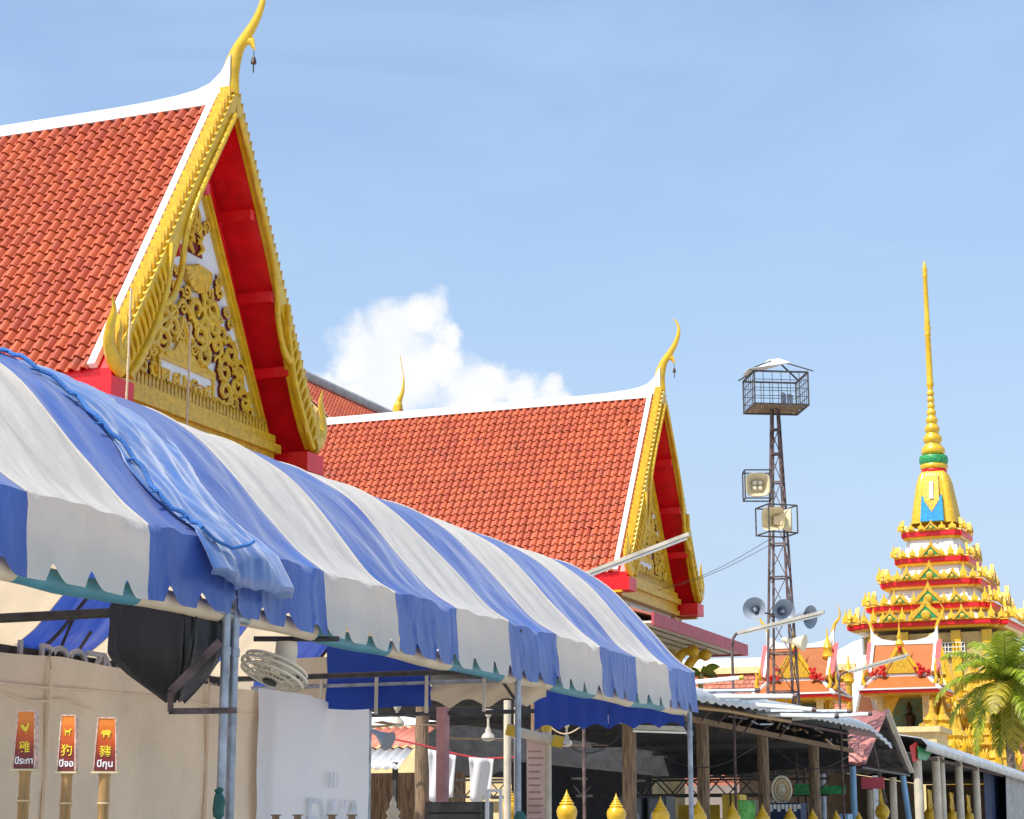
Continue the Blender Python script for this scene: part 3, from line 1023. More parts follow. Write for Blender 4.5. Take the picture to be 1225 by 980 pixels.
def tent(label, y0, y1, stripes, poles, ph, valance_skip=()):
    root = thing('striped_tent', label, 'tent', (EX - TENT_HALF, (y0 + y1) / 2, 0), 'blue and white striped tents')
    for a, b_, colr in stripes:
        m = M['vwhite'] if colr == 'w' else M['vblue']
        n = max(8, int((b_ - a) / 0.024))
        mb = MB()
        rows = []
        for j in range(n + 1):
            y = a + (b_ - a) * j / n
            row = []
            for k in range(7, 0, -1):
                z, xx = valance(y, k / 7, a, ph, 1, y0, y1)
                row.append(Vector((EX + xx, y, z)))
            row += [cloth(y, i, y0, y1) for i in range(NU)]
            for k in range(1, 8):
                z, xx = valance(y, k / 7, a, ph, 1, y0, y1)
                row.append(Vector((EX - 2 * TENT_HALF - xx, y, z)))
            rows.append(row)
        mb.grid(rows)
        part('canopy_panel', mb, m, root, True)
        sm = MB()
        sm.tube([cloth(b_, i, y0, y1) + Vector((0, 0, .004)) for i in range(NU)], .007, 5)
        part('seam', sm, M['vwhite'], root, True)
        # rolled-up side curtain under the front eave, opposite colour
        rl = MB()
        k = max(4, int((b_ - a) / .12))
        ys = [a + (b_ - a) * j / k for j in range(k + 1)]
        rl.tube([(EX - .085, y, 2.995 - .03 * sag(y, y0, y1) + .008 * math.sin(y * 4)) for y in ys], [.062 + .008 * noise.noise(Vector((y * 3, 0, 2))) for y in ys], 12, caps=False)
        rp = part('rolled_curtain', rl, M['vcream'] if colr == 'b' else M['teal'], root, True)
    for x in (EX - .06, EX - 2 * TENT_HALF + .06):
        fr = MB()
        fr.tube([(x, y0, 3.12), (x, y1, 3.12)], .024, 8)
        part('eave_pipe', fr, M['galv'], root, True)
    for y in poles:
        h = MB()
        h.tube([cloth(y, i, y0, y1, 0) + Vector((0, 0, -.05)) for i in range(0, NU, 2)], .02, 6)
        part('hoop', h, M['steeldark'], root, True)
        h = MB()
        h.tube([(EX - .06, y, 3.02), (EX - 2 * TENT_HALF + .06, y, 3.02)], .024, 8)
        part('tie_bar', h, M['steeldark'], root, True)
        for x in (EX - .03, EX - 2 * TENT_HALF + .03):
            h = MB()
            h.tube([(x, y, 0), (x, y, 3.08)], .027, 10)
            h.lathe((x, y, 2.72), [(.034, 0), (.034, .05)], 10)
            part('pole', h, M['galv'], root, True)
            h = MB()
            h.bar((x - .01, y, 2.75), (x - (.55 if x > -8 else -.55), y, 3.5), .022)
            part('brace', h, M['steeldark'], root)
    for y in (y0 + .15, (y0 + y1) / 2, y1 - .15):
        h = MB()
        h.tube([(EX - 2 * TENT_HALF + .35, y, 3.75), (EX - 2 * TENT_HALF + .06, y, 3.1)], .016, 6)
        part('rafter', h, M['steeldark'], root, True)
    return root


stripes1 = [(5.0, 6.15, 'b'), (6.15, 7.3, 'w'), (7.3, 8.44, 'b'), (8.44, 9.61, 'w'), (9.61, 10.56, 'b')]
tent1 = tent('blue and white striped tent over the beige tarpaulin, left of the lacing rope', 5.0, 10.56, stripes1, (5.2, 10.57), .55)
stripes2 = [(10.60, 11.79, 'b'), (11.79, 12.94, 'w'), (12.94, 14.05, 'b'), (14.05, 15.12, 'w'), (15.12, 16.25, 'b'),
            (16.25, 17.40, 'w'), (17.40, 18.47, 'b'), (18.47, 19.53, 'w'), (19.53, 20.47, 'b')]
tent2 = tent('long blue and white striped tent reaching to the pipes of the low shed', 10.60, 20.47, stripes2, (10.68, 15.42, 20.38), .25)
# end valance of the long tent and its inner side
for a, b_, m in ((-7.8, -6.95, 'drapeblue'), (-6.95, -6.1, 'drapeblue')):
    e = MB()
    n = 24
    e.grid([[Vector((a + (b_ - a) * j / n, 20.30 + .012 * math.sin(j), z)) for z in (2.80 + .06 * abs(math.sin(j * math.pi / 8)), 3.0, 3.22)] for j in range(n + 1)])
    part('end_valance', e, M[m], tent2)
# overlap flap laced over the joint
fb = MB()
rows = []
ya, yb = 10.12, 11.12
fn = 44
for j in range(fn + 1):
    v = j / fn
    row = []
    for i in range(0, NU):
        y = ya + (yb - ya) * v + .05 * math.sin(i * .5)
        p = cloth(y, i, 5, 20.47, 1.0)
        q = _pp[min(i + 1, NU - 1)] - _pp[max(i - 1, 0)]
        nn = Vector((q.y, 0, q.x)).normalized()
        puff = .018 + .022 * math.sin(math.pi * v) ** .8 + .020 * noise.noise(Vector((y * 7 - i * .16, i * .12, 4))) + .02 * noise.noise(Vector((y * 15, i * .3, 8)))
        row.append(p + nn * puff)
    tail = row[0]
    pre = [tail + Vector((.05 + .03 * math.sin(v * 3.1), .02, -.10)), tail + Vector((.10 + .02 * math.sin(v * 9), .03, -.21)), tail + Vector((.085, .04, -.245 - .05 * math.sin(v * 2.6)))]
    rows.append(pre[::-1] + row)
fb.grid(rows)
flap = part('overlap_flap', fb, M['vflap'], tent2, True, thick=.006)
rp = MB()
pts = []
for i in range(0, NU, 1):
    q = _pp[min(i + 1, NU - 1)] - _pp[max(i - 1, 0)]
    nn = Vector((q.y, 0, q.x)).normalized()
    pts.append(cloth(10.14 + .03 * math.sin(i * .7), i, 5, 20.47) + nn * (.055 + .01 * math.sin(i * 2.1)))
rp.tube(pts, .015, 7)
e0 = pts[0]
rp.tube([e0, e0 + Vector((.03, .10, -.06)), e0 + Vector((.06, .25, -.09)), e0 + Vector((.09, .40, -.05)), e0 + Vector((.09, .46, -.02))], .012, 6)
for i in range(3, NU, 4):
    a = pts[i]
    rp.tube([a, a + Vector((.0, -.09, -.015))], .008, 5)
part('lacing_rope', rp, M['rope'], flap, True)
rt = MB()
rt.tube([(EX - .05, 10.42, 2.99), (EX - .05, 10.86, 2.96)], .03, 10)
part('roll_core', rt, M['galv'], tent2, True)

# ------------------------------------------------------------------ under the tents
# second pole beside the joint, bag, bracket, green bag
t = thing('covered_speaker', 'boxy loudspeaker wrapped in black bin liner under the tent joint', 'speaker', (EX - .45, 10.5, 2.45))
b = MB()
rings = [(3.03, .285, .20), (2.99, .295, .21), (2.86, .295, .21), (2.74, .29, .21), (2.69, .27, .20), (2.60, .20, .16), (2.51, .11, .10), (2.44, .045, .04)]
rings = [tuple(rings[i][q] + (rings[i + 1][q] - rings[i][q]) * k / 3 for q in range(3)) for i in range(len(rings) - 1) for k in range(3)] + [rings[-1]]
rws = []
cx0 = EX - .46
for z, hx, hy in rings:
    row = []
    for k in range(73):
        a = 2 * math.pi * k / 72
        c, s = math.cos(a), math.sin(a)
        e = .24
        wob = 1 + .05 * noise.noise(Vector((c * 3, s * 3, z * 3))) + .022 * math.sin(a * 13 + z * 6 + 2 * noise.noise(Vector((c * 2, s * 2, z)))) + .05 * noise.noise(Vector((c * 7, s * 7, z * 2.2)))
        xx = hx * math.copysign(abs(c) ** e, c) * wob
        yy = hy * math.copysign(abs(s) ** e, s) * wob
        row.append(Vector((cx0 + .08 + xx + max(0, 2.72 - z) * .30, 10.45 + yy, z + .012 * math.sin(a * 5))))
    rws.append(row)
b.grid(rws[::-1])
b.add([p.copy() for p in rws[0][:-1]], [tuple(range(72))])
part('plastic_cover', b, M['bag'], t, 32)
b = MB()
k0, k1, k2, k3 = at(263, 768, D=11.62), at(204, 828, D=11.40), at(204, 851, D=11.40), at(281, 850, D=11.78)
b.bar(k0, k1, .012, .05)
b.bar(k1, k2, .032, .02)
b.bar(k2, k3, .035, .035)
part('bracket', b, M['rust'], t)
gb = at(262, 976, D=11.75)
b = MB()
b.lathe(gb, [(.01, -.02), (.035, .0), (.042, .04), (.038, .08), (.03, .11), (.018, .13), (.028, .15), (.01, .165)], 12)
b.v = [p + Vector((.02 * noise.noise(p * 14), .02 * noise.noise(p * 12), .01 * noise.noise(p * 9))) for p in b.v]
single('plastic_bag', b, M['greenbag'], 'small dark green bag tied to the joint pole of the two tents', 'bag', tuple(gb), smooth=True)

# tarpaulin screen, its sunlit end painted as a separate paler sheet
t = thing('tarpaulin_screen', 'large beige tarpaulin screen hung behind the tent poles', 'tarpaulin', (-8.2, 11, 0))
b = MB()
n, m_ = 90, 14
rws = []
for j in range(n + 1):
    y = 5.2 + (15.05 - 5.2) * j / n
    zt = 2.885 - .025 * abs(math.sin(y * 2.1)) - .02 * math.sin(y * .9)
    rws.append([Vector((-8.2 + .025 * noise.noise(Vector((y * 1.4, z_ * .7, 0))) + .012 * math.sin(y * 3 + z_), y, zt * z_ / m_ if z_ else 0.02)) for z_ in range(m_ + 1)])
b.grid(rws)
part('sheet', b, M['tarp'], t, True)
b = MB()
b.tube([(-8.27, 5.2, 2.84), (-8.27, 15.1, 2.80)], .02, 8)
part('top_pipe', b, M['rust'], t, True)
for y in (5.3, 10.0, 15.0):
    b = MB()
    b.tube([(-8.25, y, 0), (-8.25, y, 2.86)], .025, 8)
    part('post', b, M['galv'], t, True)
for z0, ya, yb, am in ((2.70, 8.0, 15.0, .05), (2.60, 10.9, 12.4, .04)):
    b = MB()
    b.tube([(-8.172, ya + (yb - ya) * k / 30, z0 + am * math.sin(k * .35) * .5 - .03 * k / 30) for k in range(31)], [.004 + .006 * math.sin(math.pi * k / 30) for k in range(31)], 6)
    part('hem_fold', b, M['tarp'], t, True)
for y in (7.4, 9.6, 11.8, 14.0):
    b = MB()
    b.box((-8.185, y - .012, .05), (-8.160, y + .012, 2.80))
    part('stitched_seam', b, M['tarp'], t)
    b = MB()
    b.tube([(-8.17, y, 2.80), (-8.20, y + .02, 2.90), (-8.27, y + .02, 2.86)], .007, 5)
    part('tie_cord', b, M['cord'], t, True)
# letters rising over the screen
lt = thing('letter_sign', 'pale cut-out letters on a dark rail behind the top of the tarpaulin', 'sign', (-8.6, 12.1, 0))
b = MB()
b.box((-8.68, 10.9, 2.70), (-8.64, 15.2, 3.0))
part('backing_board', b, M['steeldark'], lt)
for tx, yy in [(tx, at(px, 780, X=-8.6).y) for tx, px in (('I', 24), ('P', 55), ('O', 72), ('O', 93), ('Z', 114), ('N', 134))]:
    tm = text_mesh(tx, .40, .012)
    part('letter', remap(tm, lambda v: Vector((-8.60 - v.z, yy + v.x * .95, 2.89 + v.y))), M['letter'], lt)
for k, tx in enumerate('DAOU'):
    tm = text_mesh(tx, .17, .01)
    part('letter', remap(tm, lambda v: Vector((-8.60 - v.z, 14.48 + .13 * k + v.x, 2.87 + v.y))), M['letter'], lt)
for y in (11.72, 14.48):
    b = MB(); b.bar((-8.66, y - .6, 0), (-8.66, y - .6, 2.7), .04)
    part('post', b, M['steeldark'], lt)
t = thing('sunlit_tarp_end', 'sunlit end of the tarpaulin wall, painted as a white vinyl sheet with faint mirrored print', 'banner', (-8.15, 16, 0))
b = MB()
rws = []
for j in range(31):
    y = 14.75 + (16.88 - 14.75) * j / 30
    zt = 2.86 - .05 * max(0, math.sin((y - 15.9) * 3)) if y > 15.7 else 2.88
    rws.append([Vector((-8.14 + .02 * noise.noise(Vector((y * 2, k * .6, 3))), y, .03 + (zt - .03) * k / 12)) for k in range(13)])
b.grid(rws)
part('sunlit_sheet', b, M['banner'], t, True)  # banner material puts the sunlight on the tarpaulin's end into the colour
b = MB()
b.tube([(-8.16, 16.92, 0), (-8.16, 16.92, 2.82)], .028, 10)
part('post', b, M['galv'], t, True)
b = MB()
tm = text_mesh('EWA', .5, .001)
part('ghost_print', remap(tm, lambda v: Vector((-8.105 + v.z, 16.15 + v.x, 1.80 + v.y))), M['ghost'], t)
tm = text_mesh('III', .2, .001)
part('ghost_print', remap(tm, lambda v: Vector((-8.105 + v.z, 16.1 + v.x * 1.5, 2.15 + v.y))), M['ghost'], t)

# three zodiac signs on bamboo
ROOSTER = [(-.5, -.2), (-.2, -.5), (.1, -.5), (.05, -.9), (.15, -.9), (.22, -.45), (.45, -.1), (.5, .45), (.7, .55), (.5, .7), (.4, .95), (.25, .7), (.2, .3), (-.1, .1), (-.45, .6), (-.75, .5), (-.8, .1)]
DOG = [(-.6, .3), (-.8, .7), (-.65, .65), (-.45, .3), (.35, .3), (.45, .75), (.55, .6), (.85, .55), (.85, .38), (.6, .3), (.5, -.1), (.45, -.8), (.3, -.8), (.28, -.15), (-.3, -.15), (-.35, -.8), (-.5, -.8), (-.55, 0)]
PIG = [(-.8, .1), (-.65, .5), (-.2, .6), (.35, .5), (.5, .65), (.6, .4), (.85, .2), (.8, 0), (.6, -.1), (.5, -.2), (.45, -.65), (.28, -.65), (.25, -.25), (-.3, -.25), (-.35, -.65), (-.52, -.65), (-.6, -.1)]
grad = gradient_mat('zodiac print', [(0.13, 0.018, 0.016), (0.20, 0.022, 0.012), (0.50, 0.075, 0.008), (0.72, 0.20, 0.02)], -.14, .14)
for (px, top, bot, w, han, thai, shape, lean, lab) in (
        (32, 852, 919, .100, '雞', 'ปีระกา', ROOSTER, 14, 'leftmost'), (82, 857, 922, .080, '狗', 'ปีจอ', DOG, 11, 'middle'), (127, 860, 922, .100, '豬', 'ปีกุน', PIG, 3, 'rightmost')):
    D = 9.6
    c = at(px, (top + bot) / 2, D=D)
    hh = (bot - top) / 2 / F_PX * D
    names = {'雞': 'orange and maroon zodiac sign with yellow rooster on bamboo, leftmost of three', '狗': 'orange and maroon zodiac sign with yellow dog on bamboo, middle of three', '豬': 'orange and maroon zodiac sign with yellow pig on bamboo, rightmost of three'}
    t = thing('zodiac_sign', names[han], 'sign', (c.x, c.y, c.z), 'zodiac signs on bamboo')
    OFF[t] = Vector()
    t.rotation_euler = (0, 0, YAW + R(10 - lean * 2.2) + R(lean))
    b = MB()
    wt, wb_ = w * .40, w * .52
    b.prism([(-wb_, -hh), (wb_, -hh), (wt, hh), (-wt, hh)], lambda x, z: Vector((x, -.022, z)), lambda x, z: Vector((x, .022, z)))
    bd = part('board', b, grad, t)
    b = MB()
    for sg in (-1, 1):
        b.bar((sg * (wb_ + .002), 0, -hh), (sg * (wt + .002), 0, hh), .006, .05, up=(0, 1, 0))
    b.bar((-wt, 0, hh + .002), (wt, 0, hh + .002), .05, .006)
    part('edge', b, M['signside'], bd)
    b = MB()
    b.box((-wb_ - .012, -.035, -hh - .012), (wb_ + .012, .035, -hh - .003))
    part('foot_plate', b, M['bamboonode'], t)
    b = MB()
    k = w * .30
    b.prism([(x * k * (-1 if han == '豬' else 1), hh * .42 + z * k) for x, z in shape], lambda x, z: Vector((x, -.0235, z)), lambda x, z: Vector((x, -.0255, z)))
    part('animal_print', b, M['signyellow'], bd)
    tm = text_mesh(han, .058, .0008, .0003)
    part('chinese_lettering', remap(tm, lambda v: Vector((v.x, -.0245 - v.z, -hh * .28 + v.y))), M['signyellow'], bd)
    tm = text_mesh(thai, .044, .0008, .0008)
    wt_ = max(v.x for v in tm.v) - min(v.x for v in tm.v)
    kk = min(1, w * .88 / wt_)
    part('thai_lettering', remap(tm, lambda v: Vector((v.x * kk, -.0245 - v.z, -hh * .74 + v.y))), M['signwhite'], bd)
    b = MB()
    prof = [(.030, -hh - .013)]
    z = -hh - .013
    while z + c.z > 0.15:
        z -= .14
        prof += [(.026, z + .12), (.0265, z + .02), (.031, z + .006), (.031, z - .006)]
    prof.append((.028, -c.z + .002))
    prof.sort(key=lambda q: q[1])
    b.lathe((0, 0, 0), prof, 14)
    pole = part('bamboo_pole', b, M['bamboo'], t, True)
    b = MB()
    z = -hh - .013
    while z + c.z > .15:
        z -= .14
        b.lathe((0, 0, z), [(.0308, -.004), (.0322, -.003), (.0322, .003), (.0308, .004)], 14)
    part('joint_rings', b, M['bamboonode'], pole, True, kind='stuff')

# hanging fan
fc = at(328, 803, D=13.2)
t = thing('hanging_fan', 'ivory electric fan hung upside down from the tent bar', 'fan', tuple(fc))
ax = (RGT * .93 + Vector((0, 0, -.37))).normalized()
perp = ax.cross(FWD).normalized()
if perp.z > 0: perp = -perp
nrm = (perp * .90 - FWD * .44).normalized()
ax = (ax - nrm * ax.dot(nrm)).normalized()
ay = nrm.cross(ax)


def disc(r, h, a):
    return fc + (ax * math.cos(a) + ay * math.sin(a)) * r + nrm * h


b = MB()
for r, h in ((.23, 0), (.215, .04), (.16, .06), (.09, .07), (.215, -.04), (.12, -.06)):
    b.tube([disc(r, h, 2 * math.pi * k / 28) for k in range(29)], .006 if r < .21 else .011, 5)
for k in range(26):
    a = 2 * math.pi * k / 26
    b.tube([disc(.03, .072, a), disc(.10, .07, a), disc(.18, .055, a), disc(.23, 0, a), disc(.18, -.05, a), disc(.05, -.065, a)], .003, 4)
part('guard', b, M['fanplastic'], t, True)
b = MB()
for k in range(3):
    a = k * 2.094
    b.grid([[disc(.05, -.02, a - .5), disc(.12, .0, a - .55), disc(.185, .0, a - .5)], [disc(.05, .02, a + .5), disc(.12, .035, a + .3), disc(.185, .02, a + .25)]])
part('blade', b, M['fanplastic'], t, True)
b = MB()
b.tube([disc(0, .06, 0), disc(0, .09, 0)], .05, 14)
part('hub', b, M['black'], t, True)
b = MB()
top = at(343, 768, D=13.2)
b.tube([disc(0, -.06, 0), disc(0, -.12, 0), top + Vector((0, 0, -.16)), top + Vector((0, 0, -.06)), top], [.05, .06, .068, .075, .07], 14)
part('motor_housing', b, M['fanplastic'], t, True)
b = MB()
b.tube([top + RGT * -.22 + Vector((0, 0, .02)), top + RGT * .35 + Vector((0, 0, .02))], .018, 8)
part('hanger_bar', b, M['steeldark'], t, True)

# cross curtain with scalloped edge behind the second pole
t = thing('cross_valance', 'blue and cream valance hung on a pipe across the tent, scalloped on its cream half', 'valance', (-7.2, 16.05, 2.7))
for a, b_, m, zt, zb, sc_ in ((-8.75, -8.17, 'vcream', 3.25, 2.83, 0), (-8.17, -7.14, 'drapeblue', 3.36, 2.78, 0), (-7.14, -6.06, 'vcream', 2.995, 2.79, 1)):
    e = MB(); n = 48
    rws = []
    for j in range(n + 1):
        x = a + (b_ - a) * j / n
        ph = (x - a) / (b_ - a) * 3.0 + .0
        zz = zb + (0.075 * (abs(math.cos(math.pi * ph)) ** 1.3) - .03 if sc_ else -.01 * math.sin(x * 7))
        rws.append([Vector((x, 16.05 + .014 * math.sin(x * 14 + q) + .01 * noise.noise(Vector((x * 4, q, 0))), zt + (zz - zt) * q / 6)) for q in range(7)])
    e.grid(rws)
    part('drape', e, M[m], t, True)
b = MB()
b.tube([(-8.9, 16.0, 2.985), (-6.05, 16.0, 2.985)], .018, 8)
part('pipe', b, M['galv'], t, True)
for px in (385, 451, 511, 580):
    x = at(px, 820, Y=15.98).x
    b = MB()
    b.tube([(x, 15.97, 3.05), (x, 15.965, 2.72)], .018, 6)
    part('strap', b, M['creampost'], t, True)
b = MB()
b.grid([[Vector((-10.5 + 3.4 * j / 10, 18.2, z)) for z in (3.0, 3.14)] for j in range(11)])
part('drape', b, M['drapeblue'], t)

# ------------------------------------------------------------------ gold finial fence posts
def finial_post(x, y, ztop, label, group, s=1.0):
    t = thing('finial_post', label, 'fence post', (x, y, 0), group)
    b = MB()
    zb = ztop - .44 * s
    b.box((x - .09, y - .09, 0), (x + .09, y + .09, zb - .06))
    b.box((x - .115, y - .115, zb - .06), (x + .115, y + .115, zb))
    part('post', b, M['creampost'], t)
    b = MB()
    prof = [(.07, 0), (.11, .05), (.13, .11), (.135, .16), (.12, .21), (.085, .245), (.097, .255), (.092, .268), (.066, .28), (.074, .29), (.068, .302),
            (.047, .315), (.053, .325), (.047, .337), (.031, .35), (.036, .36), (.022, .38), (.012, .405), (.002, .44)]
    b.lathe((x, y, zb), [(r * s, h * s) for r, h in prof], 20)
    part('finial', b, M['gold'], t, True)
    return t


fx = [610, 678, 737, 790, 835, 876, 912, 945]
fl_lab = ['gold lotus-bud finial beside the second tent pole, with green bag at its foot', 'gold lotus-bud finial right of the pinkish signboard', 'gold lotus-bud finial in front of the grey timber post',
          'gold lotus-bud finial in front of the grey speaker cabinets', 'gold lotus-bud finial behind the last pole of the long tent', 'gold lotus-bud finial just left of the green cloth',
          'gold lotus-bud finial just right of the green cloth', 'gold lotus-bud finial below the round standing fan']
fin_y = []
for px, lb in zip(fx, fl_lab):
    p = at(px, 938 + (px - 610) * .084, X=-9.06)
    fin_y.append(p.y)
    finial_post(-9.06, p.y, 2.30, lb, 'gold finials in a row', 1.0)
for px, lb in ((972, 'small gold lotus-bud finial left of the pale blue post'), (1000, 'small gold lotus-bud finial just left of the near pale blue post of the gable shed'), (1027, 'small gold lotus-bud finial just right of the near pale blue post of the gable shed')):
    p = at(px, 968, X=-9.06)
    finial_post(-9.06, p.y, 2.29, lb, 'gold finials in a row', 1.0)
b = MB()
b.box((-9.11, fin_y[0], 0), (-9.01, fin_y[-1] + 6, 1.45))
single('low_wall', b, M['creampost'], 'low cream wall carrying the row of gold finials', 'wall', (-9.06, fin_y[0], 0))
b = MB()
p = at(622, 972, D=15.6)
b.lathe(p + Vector((0, 0, -.15)), [(.02, 0), (.05, .03), (.06, .08), (.045, .13), (.02, .16)], 10)
single('plastic_bag', b, M['greenbag'], 'dark green bag tied at the foot of the second tent pole', 'bag', tuple(p + Vector((0, 0, -.15))), smooth=True)


# ------------------------------------------------------------------ posts
def post(name, px, ptop, X, r, m, label, cat='post', square=False, D=None, lean=0, cap=None, ztop=None):
    p = at(px, ptop, X=X) if D is None else at(px, ptop, D=D)
    zt = ztop or p.z
    b = MB()
    if square:
        b.box((p.x - r, p.y - r, 0), (p.x + r, p.y + r, zt))
        return single(name, b, m, label, cat, (p.x, p.y, 0))
    n = 8
    b.tube([(p.x + lean * (zt - zt * k / n) * -1 + (.012 * noise.noise(Vector((k * .7, px, 0))) if m is M['wood'] else 0), p.y, zt * k / n) for k in range(n + 1)],
           [r * (1 + (.06 * noise.noise(Vector((k, px, 3))) if m is M['wood'] else 0)) for k in range(n + 1)], 12)
    if cap:
        t = thing(name, label, cat, (p.x, p.y, 0))
        part('shaft', b, m, t, True)
        b = MB()
        b.lathe((p.x, p.y, zt - .02), [(r * 1.02, -.2), (r * 1.15, -.18), (r * 1.15, 0), (r * .9, .04)], 12)
        part('cap', b, M['yellow'], t, True)
        return t
    return single(name, b, m, label, cat, (p.x, p.y, 0), smooth=True)


post('timber_post', 505, 846, None, .085, M['wood'], 'thick brown timber post at the left edge of the hanging towels', D=25)
post('pink_post', 530, 846, None, .055, M['pinkpost'], 'square faded pink post between the two hanging towels', D=22, square=True)
post('white_pipe_post', 607, 838, None, .045, M['creampost'], 'slim white pipe post left of the gold-capped post, nearest the towels', D=24)
post('white_pipe_post', 619, 846, None, .042, M['creampost'], 'slim beige pipe post hard by the left of the second tent pole', D=23)
post('capped_post', 654, 852, None, .052, M['creampost'], 'white pipe post with yellow cap right of the pinkish signboard', D=22.5, cap=True)
post('dark_post', 641, 820, None, .06, M['wood'], 'short dark post above the yellow cross pipe', D=24)
SH_X = -10.0
for px, py, lb in ((752, 848, 'grey round timber post nearest the tent, under the dark shed'), (840, 864, 'grey round timber post behind the last pole of the long tent'),
                   (912, 874, 'grey round timber post right of the hanging green cloth'), (973, 888, 'brown round timber post left of the near pale blue post')):
    post('shed_post', px, py, SH_X, .115, M['wood'], lb)

# cross pipe with signboard
t = thing('hanging_signboard', 'pinkish lettered board hung from a yellow-ended cross pipe', 'signboard', tuple(at(640, 880, D=22.3)))
a, c = at(612, 874, D=22.3), at(667, 887, D=22.3)
b = MB(); b.tube([a, c], .055, 12)
part('pipe', b, M['creampost'], t, True)
for q, r in ((a, -.02), (c, .02)):
    b = MB(); d = (c - a).normalized(); b.tube([q - d * .06, q + d * .06], .066, 12)
    part('pipe_collar', b, M['yellow'], t, True)
c0, c1 = at(630, 884, D=22.35), at(652, 886, D=22.35)
b = MB(); d = (c1 - c0); d.z = 0
nn = Vector((d.y, -d.x, 0)).normalized() * .012
q = [c0 - nn, c1 - nn, c1 + nn, c0 + nn]
b.add([Vector((v.x, v.y, c0.z)) for v in q] + [Vector((v.x, v.y, .45)) for v in q], [(0, 1, 2, 3), (7, 6, 5, 4), (0, 4, 5, 1), (1, 5, 6, 2), (2, 6, 7, 3), (3, 7, 4, 0)])
bo = part('board', b, M['board'], t)
for k in range(16):
    b = MB()
    z = c0.z - .14 - k * .075
    f = -nn * 1.15 if (-nn).dot(EYE - c0) > 0 else nn * 1.15
    b.bar(Vector((c0.x, c0.y, z)) + d * .1 + f, Vector((c0.x, c0.y, z)) + d * random.uniform(.7, .92) + f, .003, .02)
    part('text_line', b, M['pinkpost'], bo)

# towels on a red line
lp = [at(470, 884, D=24.6), at(507, 892, D=24.6), at(545, 902, D=24.6), at(575, 908, D=24.6), at(617, 906, D=24.6)]
b = MB(); b.tube(lp, .012, 6)
single('clothes_line', b, M['redstring'], 'sagging red clothes line holding two towels', 'line', tuple(lp[2]), smooth=True)
for x0, x1, yt0, yt1, yb, lb in ((512, 545, 896, 904, 957, 'bluish white towel behind the pink post'), (561, 590, 906, 908, 957, 'greyish white towel hanging alone right of the pink post')):
    b = MB()
    rws = []
    for j in range(13):
        v = j / 12
        tp = at(x0 + (x1 - x0) * v, yt0 + (yt1 - yt0) * v, D=24.5)
        bt = at(x0 + (x1 - x0) * (v * .92 + .02), yb + 3 * math.sin(v * 5), D=24.5)
        rws.append([tp + (bt - tp) * (k / 8) + Vector((0, .03 * math.sin(v * 9 + k * .3), 0)) for k in range(9)])
    b.grid(rws)
    single('towel', b, M['cloth'], lb, 'towel', tuple(at((x0 + x1) / 2, yt0, D=24.5)), 'towels on the line', smooth=True, thick=.008)

# white frame and low cream finial, dark cabinet
t = thing('door_surround', 'small white painted door frame left of the first gold finial', 'doorway', tuple(at(590, 990, D=20)))
a, c = at(583, 946, D=20), at(599, 946, D=20)
for q in (a, c):
    b = MB(); b.bar((q.x, q.y, 0), (q.x, q.y, a.z), .03)
    part('upright', b, M['white'], t)
b = MB(); b.bar(a + Vector((-.02, 0, .0)), c + Vector((.02, 0, 0)), .03)
part('top_rail', b, M['white'], t)
p = at(470, 992, D=19)
b = MB()
b.box((p.x - .25, p.y - .2, 0), (p.x + .25, p.y + .2, 1.75))
t = thing('spirit_shelf', 'cream pedestal with small bottle-shaped finial beside the sunlit end of the tarpaulin', 'pedestal', (p.x, p.y, 0))
part('base', b, M['creampost'], t)
b = MB(); b.lathe((p.x, p.y, 1.75), [(.09, 0), (.10, .05), (.05, .11), (.07, .15), (.03, .2), (.035, .23), (.005, .30)], 12)
part('finial', b, M['creampost'], t, True)
p = at(566, 958, D=21)
b = MB()
for k in range(5):
    b.box((p.x - .55, p.y - .02, p.z - .12 * (k + 1)), (p.x + .1, p.y + .02, p.z - .12 * k - .015))
b.box((p.x - .56, p.y + .03, 0), (p.x + .11, p.y + .3, p.z - .01))
single('dark_cabinet', b, M['steeldark'], 'dark louvred cabinet below the towels', 'cabinet', (p.x, p.y, 0))

# distant sheet roof seen through the gap
t = thing('far_shed', 'coral and grey corrugated roof seen through the gap beside the sunlit end of the tarpaulin', 'shed', (-19, 42, 0))
def corr(a, bb, c, d, n, amp):
    """corrugated sheet between edge a->b (top) and d->c (bottom)"""
    mb = MB(); rws = []
    nn = (bb - a).cross(d - a).normalized()
    if nn.z < 0: nn = -nn
    for j in range(n * 4 + 1):
        v = j / (n * 4)
        o = nn * (amp * math.sin(v * n * 2 * math.pi))
        rws.append([a.lerp(bb, v) + o, d.lerp(c, v) + o])
    return mb.grid(rws)
XR_ = -18.95
for nm, (ya, za), (yb, zb), m in (('ridge_sheet', (45.0, 5.0), (42.9, 4.32), 'white'), ('roof', (42.95, 4.29), (41.6, 3.80), 'coral'), ('lower_roof', (41.7, 3.76), (40.8, 3.25), 'sheet')):
    part(nm, corr(Vector((-27, ya, za)), Vector((XR_, ya, za)), Vector((XR_, yb, zb)), Vector((-27, yb, zb)), 36, .03), M[m], t, True, thick=.01)
for x in (-26, -22.5, -19.1):
    b = MB(); b.bar((x, 41, 0), (x, 41, 3.4), .1)
    part('post', b, M['steeldark'], t)
b = MB(); b.box((-27, 44.6, 0), (-18.95, 44.7, 3.3))
part('back_wall', b, M['wood'], t)

# ------------------------------------------------------------------ the long low shed
t = thing('low_shed', 'long low shed with grey sheet eave and dark interior right of the tent', 'shed', (-14, 38, 0))
EY0, EY1 = 27.0, 46.6


def eave_z(y):
    return 4.02 + .28 * math.sin((y - 29) / (46.6 - 29) * math.pi * .55) * (1 if y > 29 else 0)


